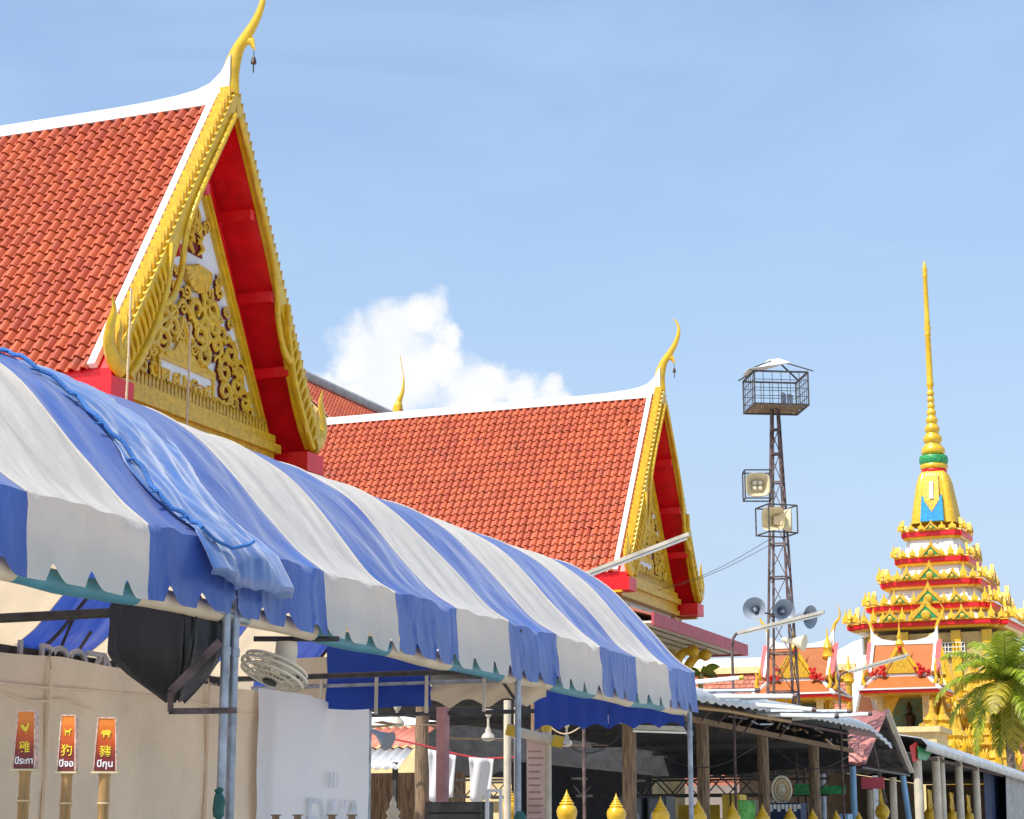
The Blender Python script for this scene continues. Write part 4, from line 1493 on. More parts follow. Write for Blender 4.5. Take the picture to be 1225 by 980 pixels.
b = MB(); rws = []
for j in range(121):
    y = EY0 + (EY1 - EY0) * j / 120
    z0 = eave_z(y) - (max(0, y - 44.3) * .13)
    c = .025 * math.sin(j * 2.0)
    rws.append([Vector((-9.0, y, z0 - .24 + c)), Vector((-9.04, y, z0 - .12 + c)), Vector((-9.3, y, z0 + c)), Vector((-10.2, y, z0 + .16 + c)), Vector((-12.4, y, z0 + .45 + c)), Vector((-14.5, y, z0 + .3 + c))])
b.grid(rws)
part('roof_sheet', b, M['sheet'], t, 50, thick=.012)
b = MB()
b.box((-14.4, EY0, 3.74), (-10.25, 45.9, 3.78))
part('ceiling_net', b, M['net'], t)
for k in range(5):
    y = 28 + 4.3 * k
    b = MB(); b.bar((-10.0, y, 3.70), (-14.4, y, 3.67), .06, .08)
    part('rafter', b, M['steeldark'], t)
b = MB(); b.bar((-9.86, EY0, 3.70), (-9.86, 46.3, 3.72), .05, .10)
part('eave_beam', b, M['wood'], t)
b = MB(); b.bar((-9.45, 29, 3.86), (-9.45, 44, 3.98), .03, .05)
part('eave_rail', b, M['rust'], t)
b = MB(); b.tube([at(830, 846, X=-9.25), at(868, 850, X=-9.25), at(905, 857, X=-9.25), at(945, 863, X=-9.25)], .035, 8)
part('bamboo_pole', b, M['bamboo'], t, True)
for k in range(26):                                   # clutter under the eave: short battens and rods
    b = MB()
    y = 31 + k * .54
    z = 3.78 + random.uniform(-.05, .18)
    b.bar((-9.35, y, z), (-9.35 + random.uniform(-.5, .1), y + random.uniform(.3, 1.3), z + random.uniform(-.10, .10)), random.uniform(.015, .035))
    part('batten', b, M[random.choice(['rust', 'wood', 'bamboo', 'galv'])], t)
# dark net hung across the far end, back wall
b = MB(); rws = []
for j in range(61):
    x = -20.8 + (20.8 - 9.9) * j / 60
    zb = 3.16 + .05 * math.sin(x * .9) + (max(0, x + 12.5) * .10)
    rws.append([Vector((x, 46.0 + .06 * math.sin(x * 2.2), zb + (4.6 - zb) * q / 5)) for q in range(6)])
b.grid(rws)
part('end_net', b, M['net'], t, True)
b = MB(); b.box((-21, 46.6, 0), (-10.3, 46.7, 2.2))
part('end_wall', b, M['wood'], t)
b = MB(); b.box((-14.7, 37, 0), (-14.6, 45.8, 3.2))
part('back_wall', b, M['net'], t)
# trusses crossing below the net
for y, z in ((40.0, 2.95), (44.0, 3.02)):
    b = MB()
    b.bar((-18, y, z), (-9.9, y, z), .05); b.bar((-18, y, z - .36), (-9.9, y, z - .36), .05)
    for k in range(12):
        x = -18 + .675 * k
        b.bar((x, y, z), (x + .34, y, z - .36), .025); b.bar((x + .34, y, z - .36), (x + .675, y, z), .025)
    part('truss', b, M['steeldark'], t)
# light gaps / pale wall pieces behind
for k, (x0, x1, z0, z1, m) in enumerate(((-19, -17.3, 2.35, 2.62, 'cream'), (-16.8, -15.6, 2.42, 2.85, 'soffit'), (-15.2, -14.6, 2.2, 2.7, 'cream'), (-13.9, -12.9, 1.2, 2.5, 'yellow'), (-12.4, -11.6, 2.3, 2.6, 'soffit'))):
    b = MB(); b.box((x0, 45.6, z0), (x1, 45.66, z1))
    part('wall_panel', b, M[m], t)

# pipes and lamp battens sticking out over the eave
pipes = [(831, 816, 886, 811, 'tube', 'white lamp batten with yellow tip, topmost over the shed eave'), (832, 827, 905, 826, 'galv', 'galvanised pipe second from the top over the shed eave'),
         (832, 833, 950, 833, 'tube', 'long pale lamp tube third from the top over the shed eave'), (858, 837, 948, 833, 'galv', 'tilted pipe crossing the third lamp tube over the shed eave'),
         (877, 841, 973, 849, 'tube', 'pale lamp tube sloping down to the right over the shed eave'), (893, 851, 1015, 851, 'galv', 'long pipe lying level below the sloping lamp tube'),
         (948, 860, 1040, 854, 'tube', 'white lamp tube rising to the right towards the pink gable'), (905, 855, 1000, 857, 'tube', 'lowest pale lamp tube over the shed eave')]
for k, (x0, y0, x1, y1, m, lb) in enumerate(pipes):
    xe = -9.2
    a = at(x0, y0, X=xe - .25)
    bq = at(x1, y1, Y=a.y)
    if abs(bq.x - a.x) > 2.4: bq = at(x1, y1, Y=a.y + (abs(bq.x - a.x) - 1.9) * 2.2)
    b = MB(); b.tube([a, bq], .032 if m == 'galv' else .038, 8)
    o = thing('lamp_batten' if m == 'tube' else 'roof_pipe', lb, 'lamp' if m == 'tube' else 'pipe', tuple(a), 'lamp tubes and pipes over the shed eave')
    part('rod', b, M[m], o, True)
    d = (bq - a).normalized()
    b = MB(); b.tube([bq - d * .02, bq + d * .05], .042, 8)
    part('end_cap', b, M['yellow'] if k == 0 else M['rust'], o, True)
    b = MB(); b.bar(a + Vector((0, 0, -.05)), a + Vector((-.3, .05, -.35)), .03)
    part('bracket', b, M['rust'], o)

# things standing inside the shed
def px_box(name, x0, x1, ytop, D, m, label, cat, depth=.5, parts=None, zbot=0.0):
    a, c = at(x0, ytop, D=D), at(x1, ytop, D=D)
    b = MB()
    b.box((a.x, a.y - depth / 2, zbot), (c.x, a.y + depth / 2, a.z))
    t = thing(name, label, cat, ((a.x + c.x) / 2, a.y, zbot))
    part('body', b, m, t)
    return t, a, c, depth


for x0, x1, lb in ((746, 757, 'slim grey speaker cabinet behind the near timber post'), (761, 775, 'middle grey speaker cabinet with round cone'), (780, 805, 'wide grey speaker cabinet at the right of the three')):
    tt, a, c, dp = px_box('speaker_cabinet', x0, x1, 953, 33, M['black'], lb, 'speaker')
    tt['group'] = 'speaker cabinets in the dark shed'
    w = c.x - a.x
    b = MB(); b.box((a.x + w * .1, a.y - .262, 1.2), (c.x - w * .1, a.y - .252, a.z - .04))
    gr_ = part('grille', b, M['speakergrey'], tt)
    b = MB(); b.lathe((a.x + w / 2, a.y - .265, a.z - .34), [(w * .36, 0), (w * .36, -.012), (w * .26, -.004), (w * .1, .0)], 18, 'y')
    part('cone', b, M['hornin'], gr_, True)
tt, a, c, dp = px_box('yellow_cupboard', 868, 891, 951, 38, M['yellow'], 'yellow cupboard left of the green cloth', 'cupboard')
b = MB(); b.bar(((a.x + c.x) / 2, a.y - .26, .5), ((a.x + c.x) / 2, a.y - .26, a.z), .03)
part('door_gap', b, M['steeldark'], tt)
tt, a, c, dp = px_box('dark_kiosk', 918, 965, 961, 40, M['navy'], 'dark kiosk with white printed top edge below the standing fan', 'kiosk')
for k in range(9):
    b = MB(); x = a.x + (c.x - a.x) * (k + .3) / 9
    b.box((x, a.y - .262, a.z - .12 - .05 * (k % 2)), (x + .06, a.y - .252, a.z - .03))
    part('printed_mark', b, M['signwhite'], tt)
tt, a, c, dp = px_box('blue_crate', 1007, 1018, 974, 44, M['bluepost'], 'blue crate by the small gold finial', 'crate')
b = MB(); rws = []
for j in range(11):
    v = j / 10
    tp, bt = at(883 + 20 * v, 957 + 1 * v, D=37), at(884 + 20 * v, 988, D=37)
    rws.append([tp.lerp(bt, k / 8) + Vector((0, .025 * math.sin(v * 8 + k * .4), 0)) for k in range(9)])
b.grid(rws)
single('green_cloth', b, M['greencloth'], 'bright green cloth hanging between two gold finials', 'cloth', tuple(at(893, 957, D=37)), smooth=True, thick=.008)
for x0, x1, y0, y1, m, lb in ((950, 972, 938, 951, 'green', 'dark green banner strip under the shed truss'), (976, 1015, 940, 950, 'green', 'long green banner strip left of the near pale blue post'), (1030, 1061, 930, 944, 'pinkfascia', 'crimson banner strip under the small pink gable')):
    b = MB(); a, c = at(x0, y0, D=44), at(x1, y1, D=44)
    b.box((a.x, a.y - .01, c.z), (c.x, a.y + .01, a.z))
    single('banner_strip', b, M[m], lb, 'banner', ((a.x + c.x) / 2, a.y, c.z), 'banner strips in the shed')

# round standing fan
fc2 = at(935, 945, D=40)
t = thing('standing_fan', 'round pale yellow fan on a stand inside the dark shed', 'fan', (fc2.x, fc2.y, 0))
b = MB()
dirx, diry = Vector((.85, .2, 0)).normalized(), Vector((0, 0, 1))
for r in (.27, .25, .18, .10):
    b.tube([fc2 + dirx * (r * .72 * math.cos(k * math.pi / 14)) + diry * (r * math.sin(k * math.pi / 14)) for k in range(29)], .010 if r < .27 else .02, 5)
for k in range(24):
    q = 2 * math.pi * k / 24
    b.tube([fc2, fc2 + dirx * (.26 * .72 * math.cos(q)) + diry * (.26 * math.sin(q))], .006, 4)
part('guard', b, M['fanplastic'], t, True)
b = MB(); b.lathe(fc2 + Vector((0, .04, 0)), [(.22, 0), (.2, .04)], 20, 'y')
part('blade_disc', b, M['golddeep'], t)
b = MB(); b.lathe(fc2 + Vector((0, -.05, 0)), [(.05, 0), (.06, .03), (.06, .1)], 14, 'y')
part('hub', b, M['fanplastic'], t, True)
b = MB(); b.tube([(fc2.x, fc2.y + .1, 0.02), (fc2.x, fc2.y + .1, fc2.z)], .03, 8)
part('stand', b, M['steeldark'], t, True)
b = MB(); b.lathe((fc2.x, fc2.y + .1, 0), [(.3, 0), (.3, .03), (.05, .08)], 16)
part('base', b, M['steeldark'], t, True)


# ceiling fans and lamp battens hanging in the sheds
def ceiling_fan(px, ytop, ybot, D, label):
    a, c = at(px, ytop, D=D), at(px, ybot, D=D)
    t = thing('ceiling_fan', label, 'ceiling fan', tuple(c), 'ceiling fans in the sheds')
    b = MB(); b.tube([(c.x, c.y, a.z), (c.x, c.y, c.z + .1)], .016, 8)
    b.lathe((c.x, c.y, a.z - .1), [(.025, 0), (.055, .06), (.055, .1)], 10)
    part('drop_rod', b, M['creampost'], t, True)
    b = MB(); b.lathe(c, [(.02, .16), (.035, .13), (.04, .09), (.075, .06), (.09, .02), (.07, -.01), (.02, -.02)], 14)
    part('motor', b, M['fixture'], t, True)
    for k in range(3):
        q = k * 2.094 + px * .01
        d, e = Vector((math.cos(q), math.sin(q), 0)), Vector((-math.sin(q), math.cos(q), 0))
        b = MB(); b.add([c + d * .1 - e * .04, c + d * .6 - e * .06, c + d * .6 + e * .06 + Vector((0, 0, .02)), c + d * .1 + e * .04 + Vector((0, 0, .01))], [(0, 1, 2, 3)])
        part('blade', b, M['wood'], t, thick=.006)


ceiling_fan(475, 840, 868, 24, 'ceiling fan motor hanging beside the sunlit end of the tarpaulin')
ceiling_fan(584, 848, 885, 25, 'ceiling fan hanging below the cream scalloped valance')
ceiling_fan(678, 862, 892, 29, 'ceiling fan hanging right of the yellow-capped post')
for x0, x1, y0, D, lb in ((668, 744, 857, 27, 'long lamp batten under the tent end, left of the near timber post'), (757, 821, 870, 31, 'long lamp batten right of the near timber post')):
    a, c = at(x0, y0, D=D), at(x1, y0 + 2, D=D)
    t = thing('ceiling_lamp', lb, 'lamp', tuple(a), 'lamp battens under the shed roof')
    b = MB(); b.bar(a, c, .09, .07); part('batten', b, M['fixture'], t)
    b = MB(); b.tube([a + Vector((0, 0, -.06)), c + Vector((0, 0, -.06))], .018, 8); part('tube', b, M['tube'], t, True)
    for q in (a, c):
        b = MB(); b.bar(q, (q.x, q.y, 3.75), .015); part('hanger', b, M['steeldark'], t)
c = at(452, 878, D=23)
t = thing('small_horn', 'small dark horn loudspeaker beside the end post of the tarpaulin wall', 'loudspeaker', tuple(c))
b = MB(); b.tube([c + Vector((-.12, 0, .06)), c, c + Vector((.10, -.03, -.06)), c + Vector((.16, -.04, -.09))], [.025, .035, .08, .12], 12)
part('horn', b, M['hornin'], t, True)
b = MB(); b.bar(c + Vector((-.1, 0, .06)), c + Vector((-.35, .05, .1)), .02)
part('bracket', b, M['steeldark'], t)

# ------------------------------------------------------------------ small pink gable shed
t = thing('gable_shed', 'small open gable roof with pink sheet slope and dark underside', 'shed', (-12, 49.8, 0))
Yg, zr_, ze_, hw_ = 49.9, 4.85, 3.42, 3.0
xf = -9.8
part('roof_sheet', corr(Vector((-18, Yg, zr_)), Vector((xf, Yg, zr_)), Vector((xf, Yg - hw_, ze_)), Vector((-18, Yg - hw_, ze_)), 24, .025), M['pinkroof'], t, True, thick=.012)
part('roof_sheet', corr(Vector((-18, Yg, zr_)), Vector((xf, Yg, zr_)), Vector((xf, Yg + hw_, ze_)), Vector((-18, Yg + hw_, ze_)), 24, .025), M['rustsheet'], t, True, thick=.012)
for sg in (-1, 1):
    b = MB(); b.bar((xf + .06, Yg, zr_ + .04), (xf + .06, Yg + sg * (hw_ + .05), ze_ + .02), .04, .12 if sg > 0 else .08, up=(1, 0, 0))
    part('verge_board', b, M['soffit'] if sg > 0 else M['pinkroof'], t)
    for k in range(3):
        b = MB(); v = .25 + .3 * k
        b.bar((-18, Yg + sg * hw_ * v, zr_ - (zr_ - ze_) * v - .07), (xf - .05, Yg + sg * hw_ * v, zr_ - (zr_ - ze_) * v - .07), .05)
        part('purlin', b, M['steeldark'], t)
b = MB(); b.bar((xf, Yg - hw_, ze_ - .06), (xf, Yg + hw_, ze_ - .06), .05)
part('tie_beam', b, M['steeldark'], t)
b = MB(); b.bar((xf, Yg - 1.6, zr_ - .9), (xf + .0, Yg - .3, 2.6), .06)
part('brace', b, M['rust'], t)
post('blue_post', 1020, 917, -9.85, .075, M['bluepost'], 'upright pale blue post under the low corner of the pink gable')
post('blue_post', 1080, 928, -9.85, .075, M['bluepost'], 'leaning pale blue post right of the small gable shed', lean=-.10)
post('grey_post', 984, 926, -10.6, .07, M['galv'], 'thin grey post with cross arm left of the near pale blue post')
post('grey_post', 1047, 928, -11.2, .08, M['galv'], 'grey post below the ridge of the small gable shed')
post('cream_post', 1068, 930, -11, .10, M['creampost'], 'cream post between the two pale blue posts')
post('cream_post', 1040, 945, -13, .10, M['creampost'], 'short cream post deep under the small gable shed')

# ------------------------------------------------------------------ second awning at the right
t = thing('grey_awning', 'long grey sheet awning with rolled edge at the lower right', 'awning', (-12, 66, 0))
b = MB(); rws = []
for j in range(101):
    y = 55.0 + (84 - 55.0) * j / 100
    z0 = 4.42 - .012 * (y - 55)
    c = .03 * math.sin(j * 2.1)
    rws.append([Vector((-9.72, y, z0 - .34)), Vector((-9.66, y, z0 - .18)), Vector((-9.82, y, z0 + c)), Vector((-11, y, z0 + .2 + c)), Vector((-15, y, z0 + .35 + c))])
b.grid(rws)
part('roof_sheet', b, M['sheet'], t, 50, thick=.015)
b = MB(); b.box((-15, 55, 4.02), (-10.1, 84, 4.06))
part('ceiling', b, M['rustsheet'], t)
b = MB(); b.bar((-10, 55, 3.98), (-10, 84, 3.9), .08)
part('eave_beam', b, M['rust'], t)
b = MB(); b.add([at(1088, 893, X=-9.95), at(1096, 888, X=-9.95), at(1108, 905, X=-9.95), at(1092, 912, X=-9.95)], [(0, 1, 2, 3)])
part('red_rag', b, M['flower'], t, thick=.01)
b = MB(); b.add([at(1098, 893, X=-9.9), at(1116, 899, X=-9.9), at(1108, 910, X=-9.9), at(1098, 908, X=-9.9)], [(0, 1, 2, 3)])
part('green_rag', b, M['green'], t, thick=.01)
b = MB(); b.box((-14.9, 84, 0), (-9.9, 84.1, 4))
part('end_wall', b, M['wood'], t)
b = MB(); b.box((-15.1, 55.5, 0), (-15.0, 84, 4))
part('back_wall', b, M['wood'], t)
for px, lb in ((1097, 'first cream post of the grey awning, beside the red rag'), (1119, 'second cream post of the grey awning, left of a laced pair'), (1126, 'right one of the laced pair of cream posts'), (1146, 'cream post of the grey awning between two small gold lamps'), (1166, 'last cream post of the grey awning before the navy curtain')):
    post('awning_post', px, 905, -10.05, .12 if px != 1126 else .09, M['creampost'], lb)
p = at(1187, 920, X=-10.1)
b = MB(); rws = []
a, c = at(1176, 918, X=-10.3), at(1206, 922, X=-10.3)
for j in range(31):
    y = a.y + (c.y - a.y) * j / 30
    rws.append([Vector((-10.3 + .05 * math.sin(j * 1.4), y, z)) for z in (0.05, 2, 4.0)])
b.grid(rws)
single('navy_curtain', b, M['navy'], 'dark navy curtain hanging under the grey awning', 'curtain', (-10.3, a.y, 0), smooth=True)
a, c = at(1203, 925, X=-9.9), at(1240, 930, X=-9.9)
b = MB(); rws = []
for j in range(31):
    y = a.y + (c.y - a.y) * j / 30
    rws.append([Vector((-9.9 + .05 * math.sin(j * 1.1), y - .8 * (1 - z / 4), z)) for z in (0.02, 1, 2, 3, 3.95)])
b.grid(rws)
single('grey_sheet', b, M['concrete'], 'slanted grey sheet closing the awning at the right edge', 'sheet', (-9.9, a.y, 0), smooth=True)
for px, X_, lb in ((1055, -10.6, 'tiny gold lamp on teal stand under the small gable'), (1112, -10.6, 'gold lamp on teal stand left of the laced posts'), (1138, -10.6, 'gold lamp on teal stand right of the laced posts'), (1158, -10.6, 'gold lamp on teal stand before the last cream post')):
    p = at(px, 955, X=X_)
    t = thing('gilt_lamp', lb, 'lamp', (p.x, p.y, 0), 'gold lamps on teal stands')
    b = MB(); b.tube([(p.x, p.y, 0), (p.x, p.y, 2.2)], .05, 8)
    part('stand', b, M['teal'], t, True)
    b = MB(); b.lathe((p.x, p.y, 2.2), [(.05, 0), (.16, .1), (.2, .25), (.14, .38), (.06, .45), (.1, .52), (.05, .6), (.06, .7), (.01, 1.0)], 12)
    part('lamp_head', b, M['gold'], t, True)
    b = MB()
    for sg in (-1, 1):
        pp = spline([(0, 2.5), (sg * .22, 2.75), (sg * .16, 3.0), (sg * .28, 3.2)], 4)
        b.tube([(p.x, p.y + q.x, q.y) for q in pp], [.04] * (len(pp) - 1) + [.01], 6)
    part('side_flames', b, M['gold'], t, True, kind='stuff')

# ------------------------------------------------------------------ street lamps with tube heads
for px, py, x0, y0, x1, y1, ln, lb in ((697, 692, 703, 686, 825, 639, 1.0, 'tube lamp on a bent arm crossing the far hall gable'), (876, 775, 884, 757, 986, 732, 1.0, 'tube lamp on a bent arm below the grey horn speakers'), (1004, 815, 1016, 803, 1087, 783, 1.0, 'tube lamp on a bent arm in front of the right shrine')):
    X_ = -9.55
    base = at(px, py, X=X_)
    a = at(x0, y0, Y=base.y); e = at(x1, y1, Y=base.y)
    t = thing('tube_street_lamp', lb, 'street lamp', (base.x, base.y, 0), 'tube street lamps along the sheds')
    b = MB()
    pp = spline([(base.x, base.y, 0), (base.x, base.y, base.z - 1.0), (base.x, base.y, base.z), (base.x + (a.x - base.x) * .4, base.y, base.z + (a.z - base.z) * .8), tuple(a)], 6)
    b.tube(pp, .026, 8)
    part('pole', b, M['rust'], t, True)
    d = (e - a).normalized()
    b = MB(); b.bar(a - d * .02, e, .10, .05)
    hd = part('lamp_head', b, M['fixture'], t)
    b = MB(); b.tube([a + d * .06 + Vector((0, 0, -.045)), e - d * .05 + Vector((0, 0, -.045))], .02, 8)
    part('tube', b, M['tube'], hd, True)

# ------------------------------------------------------------------ lattice light tower
tb = at(945, 1008, D=47)
tx, ty = -11.36, 46.3
TZ = 11.90
t = thing('lattice_tower', 'slender rusty lattice tower carrying cages and loudspeakers', 'tower', (tx, ty, 0))


def leg(sx, sy, z):
    k = z / TZ
    w = .465 * (1 - k) + .075 * k
    top = Vector((-11.12, 45.1, 0)); bot = Vector((-11.5, 46.6, 0))
    c = bot.lerp(top, k) * 0 + Vector((-11.40, 46.0, 0))
    return Vector((c.x + sx * w, c.y + sy * w, z))


for sx, sy in ((-1, -1), (1, -1), (1, 1), (-1, 1)):
    b = MB(); b.bar(leg(sx, sy, 0), leg(sx, sy, TZ), .05)
    part('leg', b, M['rust'], t)
lv = [4.2, 5.1, 6.0, 6.9, 7.8, 8.6, 9.4, 10.1, 10.8, 11.4]
for z in lv:
    b = MB()
    cs = [leg(sx, sy, z) for sx, sy in ((-1, -1), (1, -1), (1, 1), (-1, 1))]
    for k in range(4): b.bar(cs[k], cs[(k + 1) % 4], .035)
    part('ring_brace', b, M['rust'], t)
for z0, z1 in zip(lv[:-1], lv[1:]):
    b = MB()
    for (p, q) in (((-1, -1), (1, -1)), ((1, -1), (1, 1))):
        b.bar(leg(*p, z0), leg(*q, z1), .018); b.bar(leg(*q, z0), leg(*p, z1), .018)
    part('cross_brace', b, M['rust'], t)

# cage on top
cz0, cz1 = 11.90, 12.70
ca = R(28)
cc = Vector((-11.36, 45.95, 0))


def cg(u, v, z):
    return Vector((cc.x + u * math.cos(ca) - v * math.sin(ca), cc.y + u * math.sin(ca) + v * math.cos(ca), z))


t = thing('tower_cage', 'wire cage with torn white roof sheet on top of the lattice tower', 'cage', (cc.x, cc.y, cz0))
hu, hv = .66, .58
b = MB()
for z in (cz0, cz1):
    c4 = [cg(-hu, -hv, z), cg(hu, -hv, z), cg(hu, hv, z), cg(-hu, hv, z)]
    for k in range(4): b.bar(c4[k], c4[(k + 1) % 4], .04)
for u, v in ((-hu, -hv), (hu, -hv), (hu, hv), (-hu, hv)): b.bar(cg(u, v, cz0), cg(u, v, cz1), .035)
b.bar(cg(-hu - .12, -hv - .05, cz1 + .02), cg(-.05, 0, cz1 + .42), .03); b.bar(cg(hu + .12, -hv - .05, cz1 + .02), cg(.05, 0, cz1 + .42), .03)
b.bar(cg(hu + .12, hv, cz1 + .02), cg(.05, 0, cz1 + .42), .03); b.bar(cg(-hu - .12, hv, cz1 + .02), cg(-.05, 0, cz1 + .42), .03)
part('frame', b, M['steeldark'], t)
b = MB()
for k in range(1, 4):
    z = cz0 + (cz1 - cz0) * k / 4
    c4 = [cg(-hu, -hv, z), cg(hu, -hv, z), cg(hu, hv, z), cg(-hu, hv, z)]
    for j in range(4): b.bar(c4[j], c4[(j + 1) % 4], .014)
for k in range(1, 6):
    u = -hu + 2 * hu * k / 6
    for v in (-hv, hv): b.bar(cg(u, v, cz0), cg(u, v, cz1), .014)
    v = -hv + 2 * hv * k / 6
    for u2_ in (-hu, hu): b.bar(cg(u2_, v, cz0), cg(u2_, v, cz1), .014)
part('wire_mesh', b, M['steeldark'], t, kind='stuff')
b = MB(); b.add([cg(-hu - .16, -hv - .08, cz1 + .03), cg(.22, -hv - .05, cz1 + .22), cg(.10, 0, cz1 + .46), cg(-.12, .05, cz1 + .44), cg(-hu - .1, hv * .4, cz1 + .05)], [(0, 1, 2, 3, 4)])
part('roof_sheet', b, M['plaster'], t, thick=.012)
for k in range(4):
    b = MB(); v = -hv + .15 + .32 * k
    b.box(cg(-hu, v, cz0 + .0), cg(hu * (.9 - .1 * k), v + .22, cz0 + .05)) if False else b.bar(cg(-hu, v + .1, cz0 + .03), cg(hu * .95, v + .1, cz0 + .03), .20, .035)
    part('floor_plank', b, M['wood'], t)
for u, v, h in ((.22, .1, .42), (.36, -.02, .36)):
    b = MB(); b.box(cg(u - .09, v - .09, cz0 + .06), cg(u + .09, v + .09, cz0 + h))
    part('metal_can', b, M['galv'], t)


# horn speakers in cages and bell horns
def dirv(px_right, toward, up=0.0):
    """unit vector: right in the picture, towards the viewer, up"""
    f = Vector((FWD.x, FWD.y, 0)).normalized()
    return (RGT * px_right - f * toward + Vector((0, 0, up))).normalized()


def cage_at(c, w, d, h, ang):
    mb = MB()
    def q(u, v, z): return Vector((c.x + u * math.cos(ang) - v * math.sin(ang), c.y + u * math.sin(ang) + v * math.cos(ang), c.z + z))
    for z in (-h, h):
        k4 = [q(-w, -d, z), q(w, -d, z), q(w, d, z), q(-w, d, z)]
        for k in range(4): mb.bar(k4[k], k4[(k + 1) % 4], .028)
    for u, v in ((-w, -d), (w, -d), (w, d), (-w, d)): mb.bar(q(u, v, -h), q(u, v, h), .028)
    return mb


c = at(906, 581, D=46.0)
t = thing('horn_speaker', 'square cream horn speaker with four round throats in a cage on the tower', 'loudspeaker', tuple(c), 'loudspeakers on the lattice tower')
part('cage', cage_at(c, .31, .22, .33, YAW), M['steeldark'], t)
d = dirv(-.05, 1, -.05)
b = MB()
u_ = d.cross(Vector((0, 0, 1))).normalized(); w_ = u_.cross(d)
rg = []
for k in range(29):
    a = 2 * math.pi * k / 28
    e = .55
    cx_, sx_ = math.copysign(abs(math.cos(a)) ** e, math.cos(a)), math.copysign(abs(math.sin(a)) ** e, math.sin(a))
    rg.append([c + d * h + (u_ * cx_ + w_ * sx_) * r for h, r in ((.16, .285), (.17, .26), (.05, .20), (-.05, .13), (-.06, .001))])
b.grid(rg)
rg2 = [[p[0], p[0] - d * .2 + (c - p[0]).normalized() * .08, c - d * .25] for p in rg]
b.grid(rg2)
part('horn', b, M['horncream'], t, True)
for su in (-1, 1):
    for sw in (-1, 1):
        b = MB(); o = c + u_ * su * .065 + w_ * sw * .065
        b.tube([o - d * .08, o + d * .06, o + d * .09], [.05, .055, .03], 10)
        part('throat', b, M['fanplastic'], t, True)
c = at(929, 623, D=46.0)
t = thing('horn_speaker', 'pair of cream horn speakers back to back in a cage around the tower', 'loudspeaker', tuple(c), 'loudspeakers on the lattice tower')
part('cage', cage_at(c, .36, .36, .32, YAW + .3), M['steeldark'], t)
for sg in (-1, 1):
    d = dirv(-.35 * sg, .9 * sg, 0) if sg > 0 else dirv(1, .2, 0)
    u_ = d.cross(Vector((0, 0, 1))).normalized(); w_ = u_.cross(d)
    b = MB(); rg = []
    for k in range(25):
        a = 2 * math.pi * k / 24; e = .45
        cx_, sx_ = math.copysign(abs(math.cos(a)) ** e, math.cos(a)), math.copysign(abs(math.sin(a)) ** e, math.sin(a))
        rg.append([c + d * h + (u_ * cx_ + w_ * sx_) * r for h, r in ((.34, .27), (.20, .23), (.05, .13), (-.05, .11), (-.06, .001))])
    b.grid(rg)
    part('horn', b, M['horncream'], t, True)
for px, py, dr, lb in ((903, 729, dirv(-.35, 1, .05), 'left grey bell-shaped horn speaker low on the tower'), (937, 731, dirv(.28, 1, -.1), 'middle grey bell-shaped horn speaker low on the tower'), (967, 738, dirv(.75, .75, -.15), 'right grey bell-shaped horn speaker low on the tower')):
    c = at(px, py, D=45.6)
    t = thing('bell_horn', lb, 'loudspeaker', tuple(c), 'loudspeakers on the lattice tower')
    u_ = dr.cross(Vector((0, 0, 1))).normalized(); w_ = u_.cross(dr)
    b = MB()
    rg = []
    for k in range(29):
        a = 2 * math.pi * k / 28
        rg.append([c + dr * h + (u_ * math.cos(a) + w_ * math.sin(a)) * r for h, r in ((-.42, .001), (-.42, .055), (-.25, .07), (-.10, .12), (.0, .20), (.05, .265), (.062, .272), (.045, .255), (-.02, .17), (-.12, .09), (-.2, .05))])
    b.grid(rg)
    part('bell', b, M['hornin'], t, True)
    b = MB(); b.tube([c - dr * .22, c - dr * .02, c + dr * .02], [.05, .055, .02], 12)
    part('reflector', b, M['galv'], t, True)
    b = MB(); b.bar(c - dr * .42, Vector((-11.3, 46.0, c.z)), .035)
    part('bracket', b, M['rust'], t)
c = at(955, 768, D=45.6)
t = thing('bell_horn', 'small cream horn speaker under the three grey horns', 'loudspeaker', tuple(c), 'loudspeakers on the lattice tower')
dr = dirv(.9, .5, -.2)
b = MB(); b.tube([c - dr * .4, c - dr * .15, c + dr * .05, c + dr * .15], [.05, .07, .14, .19], 14)
part('bell', b, M['horncream'], t, True)

# overhead cables
for k, (p, q) in enumerate(((at(921, 645, D=46), Vector((XP + .1, 56.5, 9.1))), (at(921, 652, D=46), Vector((XP + .1, 55.6, 8.9))))):
    b = MB(); b.tube([p.lerp(q, v / 16) + Vector((0, 0, -.15 * math.sin(math.pi * v / 16))) for v in range(17)], .007, 5)
    single('overhead_cable', b, M['wire'], ['upper', 'lower'][k] + ' thin cable from the tower to the far hall gable', 'cable', tuple(p), 'cables to the far hall')
for px, y0, y1, lb in ((157, 345, 500, 'thin pale rope hanging in front of the left end of the near gable'), (228, 388, 520, 'thin pale rope hanging in front of the year plaque of the near gable')):
    a = at(px, y0, X=-16.75); z1 = at(px, y1, X=-16.75).z
    b = MB(); n = 40
    b.tube([(a.x, a.y + .004 * math.sin(k * .7), a.z + (z1 - a.z) * k / n) for k in range(n + 1)], [.018 + .006 * (k % 2) for k in range(n + 1)], 6)
    single('hanging_rope', b, M['cord'], lb, 'rope', (a.x, a.y, z1), 'ropes before the near gable', smooth=True)

